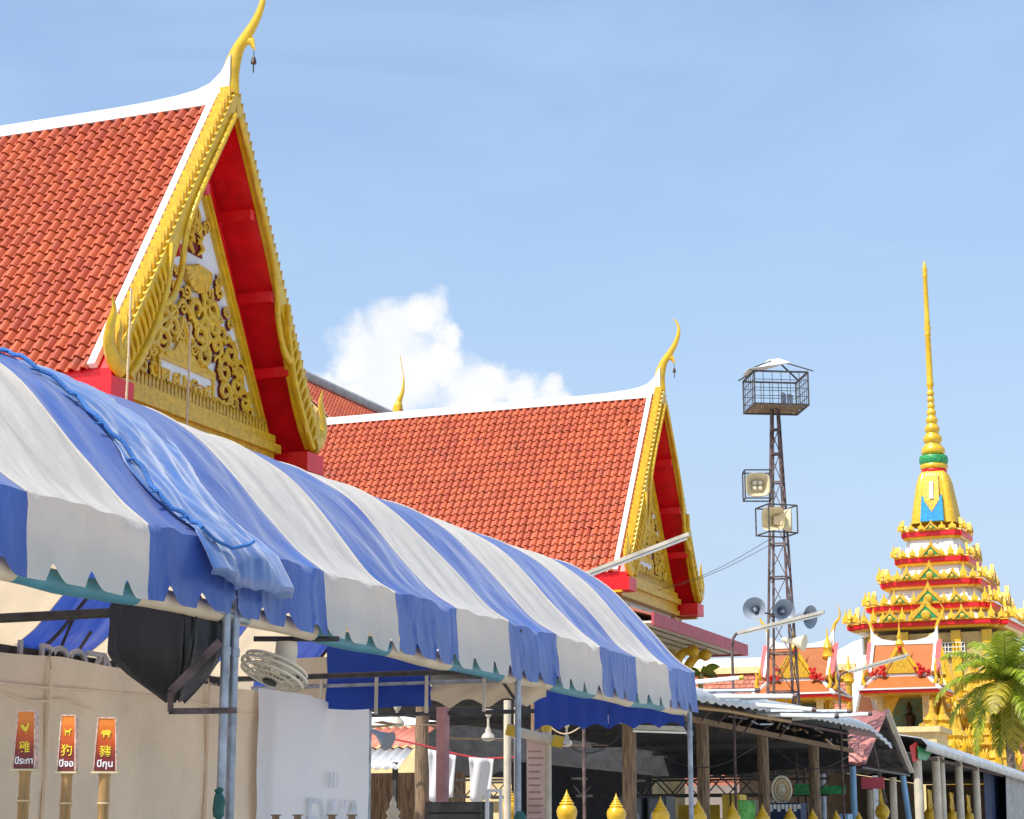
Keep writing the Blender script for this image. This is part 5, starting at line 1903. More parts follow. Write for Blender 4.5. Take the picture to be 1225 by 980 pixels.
# ------------------------------------------------------------------ gallery roof behind the shrines
t = thing('gallery', 'long gallery with faded pink tiled roof and white ridge behind the shrines', 'building', (-30, 120, 0))
gx0, gx1 = -60, -25.2
zr2, ze2 = 12.5, 8.6
b = MB(); b.box((gx0, 119, 0), (gx1 - .5, 126, ze2 + .4)); part('wall', b, M['white'], t)
b = MB()
b.prism([(-4.2, ze2 - .1), (0, zr2 - .1), (4.2, ze2 - .1)], lambda s, z: Vector((gx0, 122 + s, z)), lambda s, z: Vector((gx1, 122 + s, z)))
rf = part('roof', b, M['pinktile'], t)


def shingle_rows(Yr, zr_, Ye, ze_, x0, x1, w, l, th):
    """rows of flat overlapping tiles as one mesh"""
    mb = MB()
    up = Vector((0, Yr - Ye, zr_ - ze_)); L = up.length; up.normalize()
    nn = Vector((0, -up.z, up.y))
    r = 0
    while r * l < L - .02:
        x = x0 + (w / 2 if r % 2 else 0)
        while x < x1 - w * .5:
            p = Vector((x, Ye, ze_)) + up * (r * l)
            g_ = w * .04
            a, b_ = p + Vector((g_, 0, 0)) + nn * th, p + Vector((w - g_, 0, 0)) + nn * th
            c_, d_ = b_ + up * (l * 1.15) - nn * th * .95, a + up * (l * 1.15) - nn * th * .95
            mb.add([a, b_, c_, d_, a - nn * th, b_ - nn * th], [(0, 1, 2, 3), (0, 4, 5, 1)])
            x += w
        r += 1
    return mb


part('roof_tiles', shingle_rows(122, zr2, 117.8, ze2, -40, gx1, .42, .40, .06), M['pinktile'], rf, kind='stuff')
b = MB()
top = [(gx0, zr2 + .55), (gx1 - 3.0, zr2 + .55), (gx1 - 1.6, zr2 + .75), (gx1 - .5, zr2 + 1.3), (gx1 + .1, zr2 + 1.5)]
b.prism([(gx0, zr2 - .1)] + top + [(gx1 + .1, zr2 - .3)], lambda x, z: Vector((x, 121.7, z)), lambda x, z: Vector((x, 122.3, z)))
part('ridge', b, M['plaster'], t)
b = MB(); b.box((gx0, 121.2, zr2 - .45), (gx1 - .3, 121.69, zr2 - .05)); part('ridge_moulding', b, M['cream'], t)
for sg in (-1, 1):
    b = MB(); b.bar((gx1 + .05, 122, zr2 + .3), (gx1 + .05, 122 + sg * 4.3, ze2 + .1), .5, .5)
    part('bargeboard', b, M['plaster'], t)
b = MB(); b.prism([(-3.6, ze2), (0, zr2 - .3), (3.6, ze2)], lambda s, z: Vector((gx1 - .3, 122 + s, z)), lambda s, z: Vector((gx1 - .2, 122 + s, z)))
part('gable', b, M['red'], t)
# front lean-to roof of the gallery
b = MB(); b.prism([(-6.4, 5.0), (-6.4, 5.15), (-3.8, 8.15), (-3.8, 8.0)], lambda s, z: Vector((gx0, 122 + s, z)), lambda s, z: Vector((gx1 + 1.2, 122 + s, z)))
lf = part('lower_roof', b, M['pinktile'], t)
part('roof_tiles', shingle_rows(118.2, 8.2, 115.6, 5.2, -40, gx1 + 1.2, .42, .36, .06), M['pinktile'], lf, kind='stuff')
b = MB(); b.box((gx0, 117.6, 8.05), (gx1 + 1.2, 118.3, 8.75)); part('lower_ridge', b, M['cream'], t)

# ------------------------------------------------------------------ great stupa
CHX, CHY = -21.85, 131.5
PXM = 130 / F_PX * 1.0


def zc(py):
    """height on the stupa's axis seen at picture row py"""
    d = ray(1119, py)
    k = math.hypot(CHX, CHY) / math.hypot(d.x, d.y)
    return EYE.z + d.z * k


def redent(a, n=3, st=.09):
    """square outline of half size a with stepped corners"""
    s = a * st
    q = []
    for k in range(n):
        q.append((a - s * k, a - s * (n - k)))
        if k < n - 1: q.append((a - s * (k + 1), a - s * (n - k)))
    q.append((a - s * n, a)) if False else None
    pts = []
    for r in range(4):
        c_, s_ = [(1, 0), (0, 1), (-1, 0), (0, -1)][r]
        for x, y in q: pts.append((x * c_ - y * s_, x * s_ + y * c_))
        # close the last step
    return pts


def rprism(mb, rings, n=3, st=.09):
    """loft of redented squares: rings = [(half, z)]"""
    base = redent(1.0, n, st)
    k = len(base)
    o = len(mb.v)
    for a, z in rings:
        for x, y in base: mb.v.append(Vector((CHX + x * a, CHY + y * a, z)))
    for i in range(len(rings) - 1):
        for j in range(k):
            j2 = (j + 1) % k
            mb.f.append((o + i * k + j, o + i * k + j2, o + (i + 1) * k + j2, o + (i + 1) * k + j))
    mb.f.append(tuple(o + j for j in range(k))[::-1]); mb.f.append(tuple(o + (len(rings) - 1) * k + j for j in range(k)))
    return mb


stupa = t = thing('golden_stupa', 'gold, white and red tiered stupa with tall needle spire', 'stupa', (CHX, CHY, 0))
tiers = [  # half width px, row of crest top, row of cornice top, row of cornice bottom, white half px, row of white bottom
    (41, 630, 639, 647, 37, 668), (50, 661, 671, 679, 45, 698), (67, 688, 700, 708, 60, 724), (84, 717, 730, 737, 77, 748), (106, 740, 752, 759, 0, 0)]
ame = None
leafp = [(-.5, 0), (.5, 0), (.42, .30), (.52, .42), (.28, .62), (.16, .72), (0, 1.25), (-.16, .72), (-.28, .62), (-.52, .42), (-.42, .30)]
lb_ = MB(); lb_.prism(leafp, lambda x, z: Vector((x, -.16, z)), lambda x, z: Vector((x, .16, z)))
lb_.prism([(-.25, .1), (.25, .1), (.2, .45), (0, .8), (-.2, .45)], lambda x, z: Vector((x, -.26, z)), lambda x, z: Vector((x, -.15, z)))
ame = mesh_of('antefix', lb_, M['gold'], Vector(), False)
bigp = [(-1, 0), (1, 0), (1.0, .25), (.72, .42), (.62, .62), (.34, .78), (.14, 1.1), (0, 1.5), (-.14, 1.1), (-.34, .78), (-.62, .62), (-.72, .42), (-1.0, .25)]
lb_ = MB(); lb_.prism(bigp, lambda x, z: Vector((x, -.16, z)), lambda x, z: Vector((x, .16, z)))
for sg in (-1, 1):
    lb_.bar((sg * .78, -.2, .12), (0, -.2, .95), .10, .14)
lb_.lathe((0, -.2, .32), [(.28, 0), (.24, -.1), (.1, -.14)], 10, 'y')
bme = mesh_of('pediment_crest', lb_, M['goldornate'], Vector(), False)
lb_ = MB(); lb_.prism([(-.62, .14), (.62, .14), (.5, .34), (.0, .86), (-.5, .34)], lambda x, z: Vector((x, -.185, z)), lambda x, z: Vector((x, -.162, z)))
gme = mesh_of('crest_inlay', lb_, M['green'], Vector(), False)
for ti, (hwp, r0, r1, r2, whp, r3) in enumerate(tiers):
    a = hwp * PXM * .93
    z0, z1 = zc(r2), zc(r1)
    h = z1 - z0
    b = MB()
    rprism(b, [(a * .93, z0 - h * .25), (a * .97, z0), (a * .97, z0 + h * .08)])
    tr_ = part('tier', b, M['gold'], t)
    b = MB(); rprism(b, [(a * .985, z0 + h * .08), (a, z0 + h * .25), (a, z0 + h * .8), (a * .98, z0 + h * .85)])
    part('red_band', b, M['red'], tr_)
    b = MB(); rprism(b, [(a * .995, z0 + h * .85), (a * 1.01, z0 + h * .95), (a * .99, z1 + h * .1)])
    part('gilt_edge', b, M['gold'], tr_)
    hs = max(.42, (zc(r0) - z1) * 1.25)
    n = max(6, int(2 * a / .62))
    for side in range(2) if False else range(3):
        ang = (0, math.pi / 2, -math.pi / 2)[side]
        for k in range(n + 1):
            u = -1 + 2 * k / n
            inset = .27 * max(0, (abs(u) - .73) / .27) * .6
            if abs(u) < .17: continue
            s_ = hs * (.92 + .35 * (k % 3 == 0))
            loc = Vector((u * a * .97, -a * (1.0 - inset * .45) * .985, z1 + h * .02))
            loc.rotate(Matrix.Rotation(ang, 3, 'Z'))
            o = bpy.data.objects.new('antefix', ame); col.objects.link(o); o.parent = tr_
            o.location = loc + Vector((0, 0, 0)); o.rotation_euler = (R(-6), 0, ang)
            o.scale = (.48 * random.uniform(.9, 1.1), .45, s_ * random.uniform(.66, .80))
        big = (.62 + .13 * ti) * (1 if ti else .8)
        for u, sc2 in ((0, 1.0),) + (((-.42, .55), (.42, .55)) if ti > 1 else ()):
            loc = Vector((u * a, -a * 1.015, z1 - h * .1)); loc.rotate(Matrix.Rotation(ang, 3, 'Z'))
            o = bpy.data.objects.new('pediment_crest', bme); col.objects.link(o); o.parent = tr_
            o.location = loc; o.rotation_euler = (0, 0, ang); o.scale = (big * sc2, .8, big * sc2 * .95)
            g_ = bpy.data.objects.new('crest_inlay', gme); col.objects.link(g_); g_.parent = tr_
            g_.location = loc; g_.rotation_euler = (0, 0, ang); g_.scale = (big * sc2, .8, big * sc2 * .95)
    if whp:
        w = whp * PXM * .93
        b = MB(); rprism(b, [(w * 1.08, zc(r3) - .1), (w * 1.02, zc(r3) + .25), (w * .93, z0 - h * .24)])
        part('white_drum', b, M['white'], t)
# body below the tiers
a = 90 * PXM * .93
b = MB(); rprism(b, [(a, 0), (a, zc(762) - .2)]); body = part('body', b, M['tanwall'], t)
for sx in (-.78, -.36, .36, .78):
    b = MB(); b.box((CHX + sx * a - .3, CHY - a - .12, 3), (CHX + sx * a + .3, CHY - a + .1, zc(762) - .1))
    part('pilaster', b, M['gold'], body)
wx0, wx1 = at(1127, 770, Y=CHY - a).x, at(1154, 770, Y=CHY - a).x
wz0, wz1 = at(1140, 785, Y=CHY - a).z, at(1140, 769, Y=CHY - a).z
b = MB(); b.box((wx0, CHY - a - .08, wz0), (wx1, CHY - a - .03, wz1)); wf = part('window', b, M['glass'], body)
b = MB()
for k in range(8): b.box((wx0 + (wx1 - wx0) * k / 7 - .03, CHY - a - .12, wz0), (wx0 + (wx1 - wx0) * k / 7 + .03, CHY - a - .085, wz1))
for k in range(4): b.box((wx0, CHY - a - .121, wz0 + (wz1 - wz0) * k / 3 - .03), (wx1, CHY - a - .086, wz0 + (wz1 - wz0) * k / 3 + .03))
part('grille', b, M['soffit'], wf)
b = MB(); b.box((CHX - a * 1.35, CHY - a * 1.3, 0), (CHX + a * 1.5, CHY - a * 1.02, 6.3)); part('terrace', b, M['gold'], t)
for k, (z0, m) in enumerate(((4.6, 'red'), (5.3, 'white'), (5.8, 'red'))):
    b = MB(); b.box((CHX - a * 1.37, CHY - a * 1.32 - .02 * k, z0), (CHX + a * 1.52, CHY - a * 1.03, z0 + .35)); part('terrace_band', b, M[m], t)
# bell with ribs
b = MB()
rings = [(34, 629), (33, 622), (30, 606), (27, 592), (24, 578), (20, 569), (17, 566)]
nrib = 28
rws = []
for hp, ry in rings:
    row = []
    for k in range(nrib * 3 + 1):
        an = 2 * math.pi * k / (nrib * 3)
        sq = 1 / max(abs(math.cos(an)), abs(math.sin(an))) ** .62
        r_ = hp * PXM * .85 * sq * (1 + .022 * math.cos(an * nrib))
        row.append(Vector((CHX + r_ * math.cos(an), CHY + r_ * math.sin(an), zc(ry))))
    rws.append(row)
b.grid(rws)
b.add([p.copy() for p in rws[-1][:-1]], [tuple(range(nrib * 3))])
bell = part('bell', b, M['gold'], t, 50)


def bell_face(pts, off):
    """map (x px from centre, row) onto the front face of the bell"""
    out = []
    for x, ry in pts:
        hp = None
        for (h0, y0), (h1, y1) in zip(rings[:-1], rings[1:]):
            if y1 <= ry <= y0: hp = h0 + (h1 - h0) * (y0 - ry) / (y0 - y1)
        out.append(Vector((CHX + x * PXM, CHY - hp * PXM * .87 - off, zc(ry))))
    return out


for pts, m, off, nm in (([(-14, 628), (-12, 596), (0, 610), (0, 628)], 'skyblue', .14, 'blue_inlay'), ([(14, 628), (12, 596), (0, 610), (0, 628)], 'skyblue', .14, 'blue_inlay'), ([(-9, 603), (9, 603), (8, 572), (-8, 572)], 'goldornate', .16, 'gilt_panel'), ([(-9, 603), (0, 617), (9, 603)], 'goldornate', .16, 'gilt_panel'), ([(-2.5, 601), (2.5, 601), (2, 580), (-2, 580)], 'white', .24, 'white_beads')):
    f = bell_face(pts, off)
    n_ = len(f)
    b = MB(); b.add(f + [p + Vector((0, .3, 0)) for p in f], [tuple(range(n_))[::-1], tuple(range(n_, 2 * n_))] + [(i, (i + 1) % n_, n_ + (i + 1) % n_, n_ + i) for i in range(n_)])
    part(nm, b, M[m], bell)
for (r0_, r1_, hp, m, nm) in ((567, 562, 15.5, 'red', 'red_collar'), (562, 556, 17, 'gold', 'gilt_collar'), (556, 546, 17.5, 'green', 'green_collar')):
    b = MB(); z0, z1 = zc(r0_), zc(r1_); q = hp * PXM
    b.lathe((CHX, CHY, 0), [(q * .93, z0), (q, z0 * .7 + z1 * .3), (q, z0 * .3 + z1 * .7), (q * .93, z1)], 24)
    part(nm, b, M[m], t, True)
b = MB()
prof = []
y = 545.0
w = 14.5
while y > 470:
    st = 4 + w * .75
    for f_, g_ in ((0, .80), (.2, 1.0), (.55, .95), (.8, .72), (.95, .62)):
        prof.append((w * g_ * PXM, zc(y - st * f_)))
    y -= st; w = max(4.6, w * .80)
prof += [(4.0 * PXM, zc(462)), (4.8 * PXM, zc(460)), (4.0 * PXM, zc(457)), (3.4 * PXM, zc(402)), (4.5 * PXM, zc(400)), (3.0 * PXM, zc(397)), (4.6 * PXM, zc(392)), (2.8 * PXM, zc(388)), (3.8 * PXM, zc(386)), (3.1 * PXM, zc(383)), (2.7 * PXM, zc(331)), (3.6 * PXM, zc(329)), (2.5 * PXM, zc(327)), (3.4 * PXM, zc(323)), (2.2 * PXM, zc(318)), (.3 * PXM, zc(311))]
b.lathe((CHX, CHY, 0), prof, 20)
part('spire', b, M['gold'], t, 60)

# stairs with serpent balustrades in front of the stupa
for k, (pts, D, lb) in enumerate((
        ([(1114, 768), (1126, 800), (1142, 840), (1154, 870), (1164, 900)], 118, 'left gold serpent balustrade running down from the stupa terrace'),
        ([(1128, 812), (1146, 850), (1168, 890), (1180, 905)], 115, 'right gold serpent balustrade running down from the stupa terrace'),
        ([(1096, 790), (1112, 840), (1130, 890)], 110, 'short gold serpent balustrade beside the right shrine'))):
    pp = [at(x, y, D=D - i * 1.5) for i, (x, y) in enumerate(pts)]
    t = thing('serpent_balustrade', lb, 'balustrade', (pp[-1].x, pp[-1].y, 0), 'gold serpent balustrades')
    pp = spline([tuple(p) for p in pp], 6)
    b = MB()
    b.grid([[Vector((p.x, p.y + s_, 0.0)) for p in pp] for s_ in (-.25,)] + [[p + Vector((0, -.25, -.05)) for p in pp], [p + Vector((0, .25, -.05)) for p in pp]] + [[Vector((p.x, p.y + .25, 0)) for p in pp]])
    part('side_wall', b, M['goldornate'], t)
    b = MB(); b.tube(pp, [.30 + .05 * (i % 2) for i in range(len(pp))], 8)
    body_ = part('serpent_body', b, M['gold'], t, True)
    L = len(pp)
    for i in range(0, L - 1):
        for f_ in (0, .5):
            p = pp[i].lerp(pp[i + 1], f_)
            o = bpy.data.objects.new('scale_fin', ame); col.objects.link(o); o.parent = body_
            o.location = p - OFF[t] + Vector((0, -.1, .15)); o.rotation_euler = (0, R(35), 0); o.scale = (.5, .5, .55)
# gilt mouldings, finials and small roofs heaped round the foot of the terrace
for k in range(20):
    px, py = random.uniform(1108, 1215), 0
    py = 800 + (k % 5) * 17 + random.uniform(-5, 5)
    p = at(px, py, D=108 - (k % 5) * 3)
    b = MB(); s_ = random.uniform(.8, 1.3)
    b.lathe((p.x, p.y, 0), [(.55 * s_, 0), (.55 * s_, p.z - 1.6 * s_), (.75 * s_, p.z - 1.5 * s_), (.6 * s_, p.z - 1.2 * s_), (.65 * s_, p.z - 1.1 * s_), (.4 * s_, p.z - .8 * s_), (.48 * s_, p.z - .6 * s_), (.2 * s_, p.z - .25 * s_), (.02, p.z + .5 * s_)], 8)
    pin = part('terrace_pinnacle', b, M['goldornate'], stupa)
    b = MB()
    for q in range(8):
        an = q * math.pi / 4
        b.tube([(p.x + .55 * s_ * math.cos(an), p.y + .55 * s_ * math.sin(an), p.z - 1.45 * s_), (p.x + .72 * s_ * math.cos(an), p.y + .72 * s_ * math.sin(an), p.z - 1.1 * s_), (p.x + .62 * s_ * math.cos(an), p.y + .62 * s_ * math.sin(an), p.z - .75 * s_)], [.16 * s_, .12 * s_, .02], 6)
    part('petals', b, M['gold'], pin, True, kind='stuff')


# ------------------------------------------------------------------ shrine pavilions
def make_shrine(c, label, s=1.0):
    """c = centre of the eave level"""
    t = thing('shrine_pavilion', label, 'shrine', (c.x, c.y, 0), 'gilded shrine pavilions')
    V = lambda x, y, z: Vector((c.x + x * s, c.y + y * s, c.z + z * s))
    ZB = -c.z / s
    b = MB(); b.box(V(-1.7, -1.7, ZB), V(1.7, 1.7, -2.3)); part('plinth', b, M['goldornate'], t)
    for sx in (-1, 1):
        for sy in (-1, 1):
            b = MB(); b.box(V(sx * 1.25 - .16, sy * 1.25 - .16, -2.3), V(sx * 1.25 + .16, sy * 1.25 + .16, -.12))
            b.box(V(sx * 1.25 - .22, sy * 1.25 - .22, -.35), V(sx * 1.25 + .22, sy * 1.25 + .22, -.13))
            part('column', b, M['cream'], t)
    b = MB(); b.box(V(-1.0, .9, -2.3), V(1.0, 1.1, -.15)); wl2 = part('mural_wall', b, M['mural'], t)
    b = MB(); b.lathe(V(0, .5, -2.3), [(.55 * s, 0), (.5 * s, .3 * s), (.28 * s, .45 * s), (.30 * s, .8 * s), (.36 * s, 1.05 * s), (.14 * s, 1.2 * s), (.2 * s, 1.42 * s), (.12 * s, 1.62 * s), (.01, 1.85 * s)], 14)
    part('seated_image', b, M['bronze'], t, True)
    b = MB(); b.add([V(-1.05, -1.15, -.15), V(-.1, -1.15, -.15), V(-.75, -1.15, -1.4), V(-.6, -1.15, -2.3), V(-1.05, -1.15, -2.3)], [(0, 1, 2, 3, 4)])
    part('gold_curtain', b, M['gold'], t, thick=.04)
    b = MB(); b.box(V(1.42, -.9, -2.0), V(1.5, .9, -.3)); part('side_relief', b, M['goldornate'], t)
    # lower hipped roof
    b = MB()
    e, u = 2.25, 1.35
    vs = [V(-e, -e, 0), V(e, -e, 0), V(e, e, 0), V(-e, e, 0), V(-u, -u, .85), V(u, -u, .85), V(u, u, .85), V(-u, u, .85)]
    b.add(vs, [(0, 1, 5, 4), (1, 2, 6, 5), (2, 3, 7, 6), (3, 0, 4, 7), (0, 3, 2, 1)])
    lr = part('lower_roof', b, M['orangetile'], t)
    b = MB()
    for k in range(4): b.bar(vs[k], vs[k + 4], .16 * s, .12 * s)
    for k in range(4): b.bar(vs[4 + k], vs[4 + (k + 1) % 4], .14 * s, .14 * s)
    for k in range(4): b.bar(vs[k] + Vector((0, 0, .05)), vs[(k + 1) % 4] + Vector((0, 0, .05)), .10 * s, .08 * s)
    part('white_hips', b, M['white'], lr)
    b = MB(); b.box(V(-e + .04, -e + .04, -.15), V(e - .04, e - .04, -.01)); part('red_fascia', b, M['red'], lr)
    b = MB(); b.box(V(-e + .2, -e + .2, -.27), V(e - .2, e - .2, -.152)); part('gilt_cornice', b, M['gold'], lr)
    # upper gabled roof, ridge along X, white upswept ridge ends
    for k, (hy, z0, z1, hx) in enumerate(((1.30, .95, 2.75, 1.75),)):
        b = MB()
        b.prism([(-hy, z0), (-hy, z0 - .12), (0, z1 - .15), (hy, z0 - .12), (hy, z0), (0, z1)], lambda y, z: V(-hx, y, z), lambda y, z: V(hx, y, z))
        ur = part('upper_roof', b, M['orangetile'], t)
        b = MB()
        prof = [(-hx - .12, z1 + .95), (-hx + .05, z1 + .55), (-hx + .5, z1 + .25), (-.6, z1 + .12), (.6, z1 + .12), (hx - .5, z1 + .25), (hx - .05, z1 + .55), (hx + .12, z1 + .95), (hx + .12, z1 - .1), (-hx - .12, z1 - .1)]
        b.prism(prof, lambda x, z: V(x, -.12, z), lambda x, z: V(x, .12, z))
        part('ridge', b, M['plaster'], ur)
        for sx in (-1, 1):
            b = MB()
            for sy in (-1, 1): b.bar(V(sx * (hx - .02), 0, z1 + .03), V(sx * (hx - .02), sy * hy, z0 + .02), .30 * s, .14 * s, up=(1, 0, 0))
            part('white_verge', b, M['white'], ur)
        for sx in (-1, 1):
            b = MB(); pp = spline([(sx * (hx + .02), z1 + .7), (sx * (hx + .18), z1 + 1.15), (sx * (hx + .42), z1 + 1.45), (sx * (hx + .46), z1 + 1.85), (sx * (hx + .3), z1 + 2.15)], 4)
            b.tube([V(p.x, 0, p.y) for p in pp], [max(.02, .11 - .006 * i) * s for i in range(len(pp))], 7)
            part('roof_horn', b, M['gold'], ur, True)
            b = MB()
            b.bar(V(sx * (hx + .16), 0, z1 + .1), V(sx * (hx + .16), -hy - .05, z0), .10 * s, .3 * s, up=(1, 0, 0))
            part('red_bargeboard', b, M['red'], ur)
            b = MB()
            for sy in (-1, 1):
                pp = spline([(sy * hy, z0), (sy * (hy + .25), z0 + .1), (sy * (hy + .3), z0 + .45), (sy * (hy + .2), z0 + .75)], 4)
                b.tube([V(sx * (hx + .15), p.x, p.y) for p in pp], [max(.02, .12 - .008 * i) * s for i in range(len(pp))], 7)
            part('foot_flames', b, M['gold'], ur, True, kind='stuff')
    # small front gable on the near side
    b = MB(); b.prism([(-.85, .95), (.85, .95), (0, 2.35)], lambda x, z: V(x, -1.5, z), lambda x, z: V(x, -.3, z))
    fg = part('front_gable', b, M['goldornate'], t)
    b = MB()
    for sx in (-1, 1): b.bar(V(0, -1.52, 2.55), V(sx * 1.05, -1.52, .95), .16 * s, .18 * s, up=(0, 1, 0))
    part('gilt_bargeboard', b, M['golddeep'], fg)
    b = MB(); b.lathe(V(0, -1.5, 2.4), [(.2 * s, 0), (.26 * s, .15 * s), (.12 * s, .4 * s), (.16 * s, .5 * s), (.05 * s, .9 * s), (.01, 1.5 * s)], 10)
    part('gable_spike', b, M['golddeep'], fg, True)
    fm = MB()
    for (x, z) in ((-1.15, 1.05), (-1.45, .95), (-.95, 1.3), (1.15, 1.05), (1.45, .95), (.95, 1.3), (0, 2.3), (-1.0, .95), (1.0, .95)):
        for q in range(5):
            o = Vector((random.uniform(-.16, .16), random.uniform(-.1, .1), random.uniform(-.14, .14)))
            fm.lathe(V(x, -1.62, z) + o * s, [(.01, -.10 * s), (.10 * s, -.03 * s), (.09 * s, .05 * s), (.01, .09 * s)], 7)
    part('red_garlands', fm, M['flower'], fg, True, kind='stuff')
    b = MB()
    for sx in (-1, 1):
        for k, (x, y) in enumerate(((1.9, -2.0), (2.05, -1.2))):
            pp = spline([(0, .2), (.12, .5), (.05, .8), (.15, 1.15)], 4)
            b.tube([V(sx * (x + p.x), y, p.y + .1) for p in pp], [max(.02, .12 - .008 * i) * s for i in range(len(pp))], 7)
    part('corner_flames', b, M['gold'], t, True, kind='stuff')
    return t


make_shrine(at(1078, 826, D=100) + Vector((0, 1.5, 0)), 'gilded shrine with orange roof and seated image, in front of the stupa', .92)
make_shrine(at(951, 832, D=97) + Vector((0, 1.5, 0)), 'gilded shrine with red garlands directly behind the lattice tower', .92)
for px, py, D, lb in ((1015, 800, 101, 'gold-tipped slim pillar between the two shrines'), (990, 770, 98, 'gold-tipped slim pillar right of the shrine behind the tower')):
    p = at(px, py, D=D)
    t = thing('slim_pillar', lb, 'pillar', (p.x, p.y, 0), 'slim gold pillars by the shrines')
    b = MB(); b.lathe((p.x, p.y, 0), [(.16, 0), (.16, p.z - .8)], 8); part('shaft', b, M['goldornate'], t, True)
    b = MB(); b.lathe((p.x, p.y, p.z - .8), [(.16, 0), (.3, .15), (.2, .5), (.26, .6), (.08, 1.0), (.01, 1.6)], 10); part('tip', b, M['gold'], t, True)
p = at(1060, 888, D=92)
b = MB(); b.box((p.x - 2.2, p.y - 1.5, 0), (p.x + 2.6, p.y + 1.5, p.z + .35)); b.box((p.x - 2.4, p.y - 1.7, p.z + .352), (p.x + 2.8, p.y + 1.7, p.z + .6))
single('flat_roof_block', b, M['cream'], 'plain cream flat-roofed block below the right shrine', 'building', (p.x, p.y, 0))
p = at(1190, 895, D=100)
t = thing('pink_roof_house', 'low building with pinkish tiled roof at the right edge', 'building', (p.x, p.y, 0))
b = MB(); b.box((p.x - 3, p.y - 2, 0), (p.x + 8, p.y + 4, p.z - 1.2)); part('wall', b, M['tanwall'], t)
part('roof', corr(Vector((p.x - 3.2, p.y + 1, p.z + .6)), Vector((p.x + 8, p.y + 1, p.z + .6)), Vector((p.x + 8, p.y - 2.4, p.z - 1.1)), Vector((p.x - 3.2, p.y - 2.4, p.z - 1.1)), 34, .08), M['coral'], t, True, thick=.02)
b = MB(); b.tube([(p.x - 3.2, p.y + 1, p.z + .65), (p.x + 8, p.y + 1, p.z + .65)], .2, 8); part('ridge', b, M['cream'], t, True)
p = at(1150, 868, D=104)
t = thing('red_gable_niche', 'tiny red-gabled niche among the gold below the palm', 'niche', (p.x, p.y, 0))
b = MB(); b.box((p.x - .5, p.y - .4, 0), (p.x + .5, p.y + .4, p.z - .4)); part('body', b, M['goldornate'], t)
b = MB(); b.prism([(-.9, -.5), (.9, -.5), (0, .5)], lambda x, z: Vector((p.x + x, p.y - .7, p.z + z)), lambda x, z: Vector((p.x + x, p.y + .6, p.z + z))); part('roof', b, M['red'], t)

# ------------------------------------------------------------------ coconut palm
pc = at(1203, 815, D=86)
t = thing('coconut_palm', 'coconut palm with drooping green and yellow fronds in front of the stupa', 'palm', (pc.x + .3, pc.y, 0))
b = MB()
n = 26
b.tube([(pc.x + .3 * (1 - k / n) ** 2, pc.y, pc.z * k / n) for k in range(n + 1)], [(.22 - .07 * k / n) * (1 + .06 * (k % 2)) for k in range(n + 1)], 10)
part('trunk', b, M['bark'], t, True)
random.seed(21)
for k in range(26):
    az = k * 2.39996 + random.uniform(-.2, .2)
    el = R(82 - 5.6 * k + random.uniform(-6, 6)) if k < 22 else R(-50 + random.uniform(-15, 10))
    L = random.uniform(2.9, 3.8)
    d = Vector((math.cos(az), math.sin(az), 0))
    pts = []
    pos = pc.copy(); e_ = el
    m_ = 16
    for i in range(m_ + 1):
        pts.append(pos.copy())
        pos = pos + (d * math.cos(e_) + Vector((0, 0, math.sin(e_)))) * (L / m_)
        e_ -= R(2.2 + 4.6 * i / m_ + (1.6 if el > 0 else 0.5))
        e_ = max(e_, R(-86))
    b = MB(); b.tube(pts, [.045 * (1 - .85 * i / m_) + .006 for i in range(m_ + 1)], 5)
    fr_ = part('frond', b, M['stem'], t, True)
    lf = MB()
    for i in range(2, m_ * 4 + 1):
        f_ = i / 4
        i0 = min(int(f_), m_ - 1)
        p = pts[i0].lerp(pts[i0 + 1], f_ - i0)
        tan = (pts[i0 + 1] - pts[i0]).normalized()
        side = tan.cross(Vector((0, 0, 1)))
        side = side.normalized() if side.length > .05 else Vector((-d.y, d.x, 0))
        upn = side.cross(tan).normalized()
        ll = .9 * math.sin(math.pi * min(.97, .15 + .83 * f_ / m_)) ** .7 * random.uniform(.85, 1.1)
        for sg in (-1, 1):
            q = (side * sg * .85 + tan * .55 + upn * random.uniform(-.15, .2)).normalized()
            q2 = (q + Vector((0, 0, -.55 - random.uniform(0, .35)))).normalized()
            w = tan * .042
            m0 = p + q * ll * .5
            lf.add([p - w * .6, p + w * .6, m0 + w, m0 - w, m0 + q2 * ll * .55], [(0, 1, 2, 3), (3, 2, 4)])
    part('leaflets', lf, M['leafyellow'] if k in (9, 15, 19, 23) else M['leaf'], fr_, kind='stuff')
b = MB()
for k in range(9):
    an = k * .7
    o = pc + Vector((.28 * math.cos(an), .28 * math.sin(an), -.35 - .12 * (k % 3)))
    b.lathe(o, [(.01, -.16), (.11, -.08), (.13, .02), (.09, .12), (.01, .17)], 10)
part('coconuts', b, M['leafyellow'], t, True, kind='stuff')

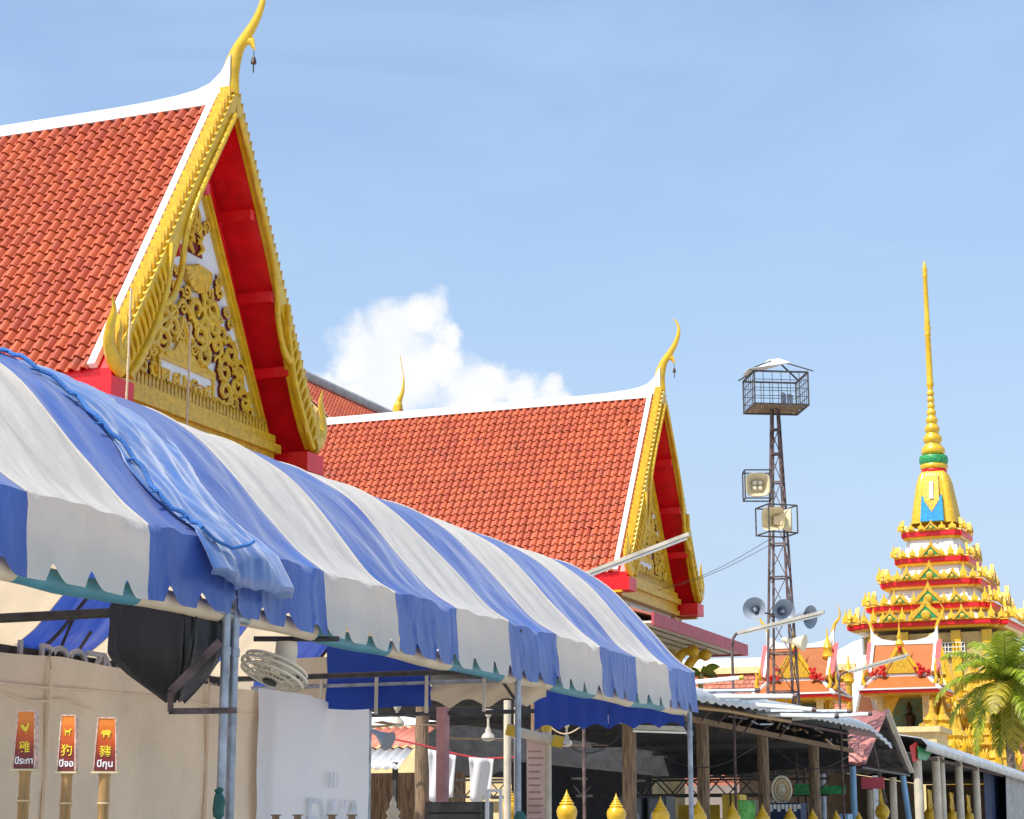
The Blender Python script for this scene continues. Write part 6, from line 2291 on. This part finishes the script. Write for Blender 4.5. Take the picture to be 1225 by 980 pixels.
# leafy sprig behind the tent end
p = at(838, 806, D=60)
t = thing('banana_plant', 'few green leaves showing above the tent end by the far hall', 'plant', (p.x, p.y, 0))
b = MB(); b.tube([(p.x, p.y, 0), (p.x, p.y, p.z)], .08, 8); part('stem', b, M['stem'], t, True)
for an, ln in ((R(20), .55), (R(38), .75), (R(8), .6), (R(60), .4), (R(150), .5)):
    b = MB(); rws = []
    for i in range(9):
        v = i / 8
        c_ = p + RGT * math.cos(an) * ln * v + Vector((0, 0, math.sin(an) * ln * v - .25 * v * v))
        w = .13 * math.sin(math.pi * (.08 + .9 * v))
        rws.append([c_ + Vector((0, 0, w)), c_ + Vector((0, -.05, 0)), c_ + Vector((0, 0, -w))])
    b.grid(rws)
    part('leaf', b, M['leafyellow'] if an < .5 else M['leaf'], t, True, thick=.01)

for k, (px, lb) in enumerate(((330, 'leftmost of four brown stakes at the foot of the tarpaulin'), (356, 'second of four brown stakes at the foot of the tarpaulin'), (397, 'third of four brown stakes at the foot of the tarpaulin'), (421, 'rightmost of four brown stakes at the foot of the tarpaulin'))):
    p = at(px, 976, D=12.6)
    b = MB(); b.box((p.x - .018, p.y - .015, 0), (p.x + .018, p.y + .015, p.z)); b.box((p.x - .028, p.y - .02, p.z), (p.x + .028, p.y + .02, p.z + .008))
    single('wooden_stake', b, M['wood'], lb, 'stake', (p.x, p.y, 0), 'brown stakes before the tarpaulin')

# wires and small gear hanging in the sheds
for k, (x0, y0, x1, y1, D, sg, lb) in enumerate(((655, 868, 745, 878, 30, .35, 'black wire sagging from the capped post to the near timber post'), (760, 880, 905, 893, 34, .45, 'black wire sagging between the timber posts of the shed'),
        (915, 885, 1015, 905, 40, .4, 'black wire sagging right of the third timber post'), (640, 845, 700, 865, 27, .25, 'pale wire slung under the tent end'))):
    p, q = at(x0, y0, D=D), at(x1, y1, D=D)
    b = MB(); b.tube([p.lerp(q, v / 14) + Vector((0, 0, -sg * math.sin(math.pi * v / 14))) for v in range(15)], .010, 5)
    single('hanging_wire', b, M['wire'] if k < 3 else M['cord'], lb, 'wire', tuple(p), 'wires slung in the sheds')
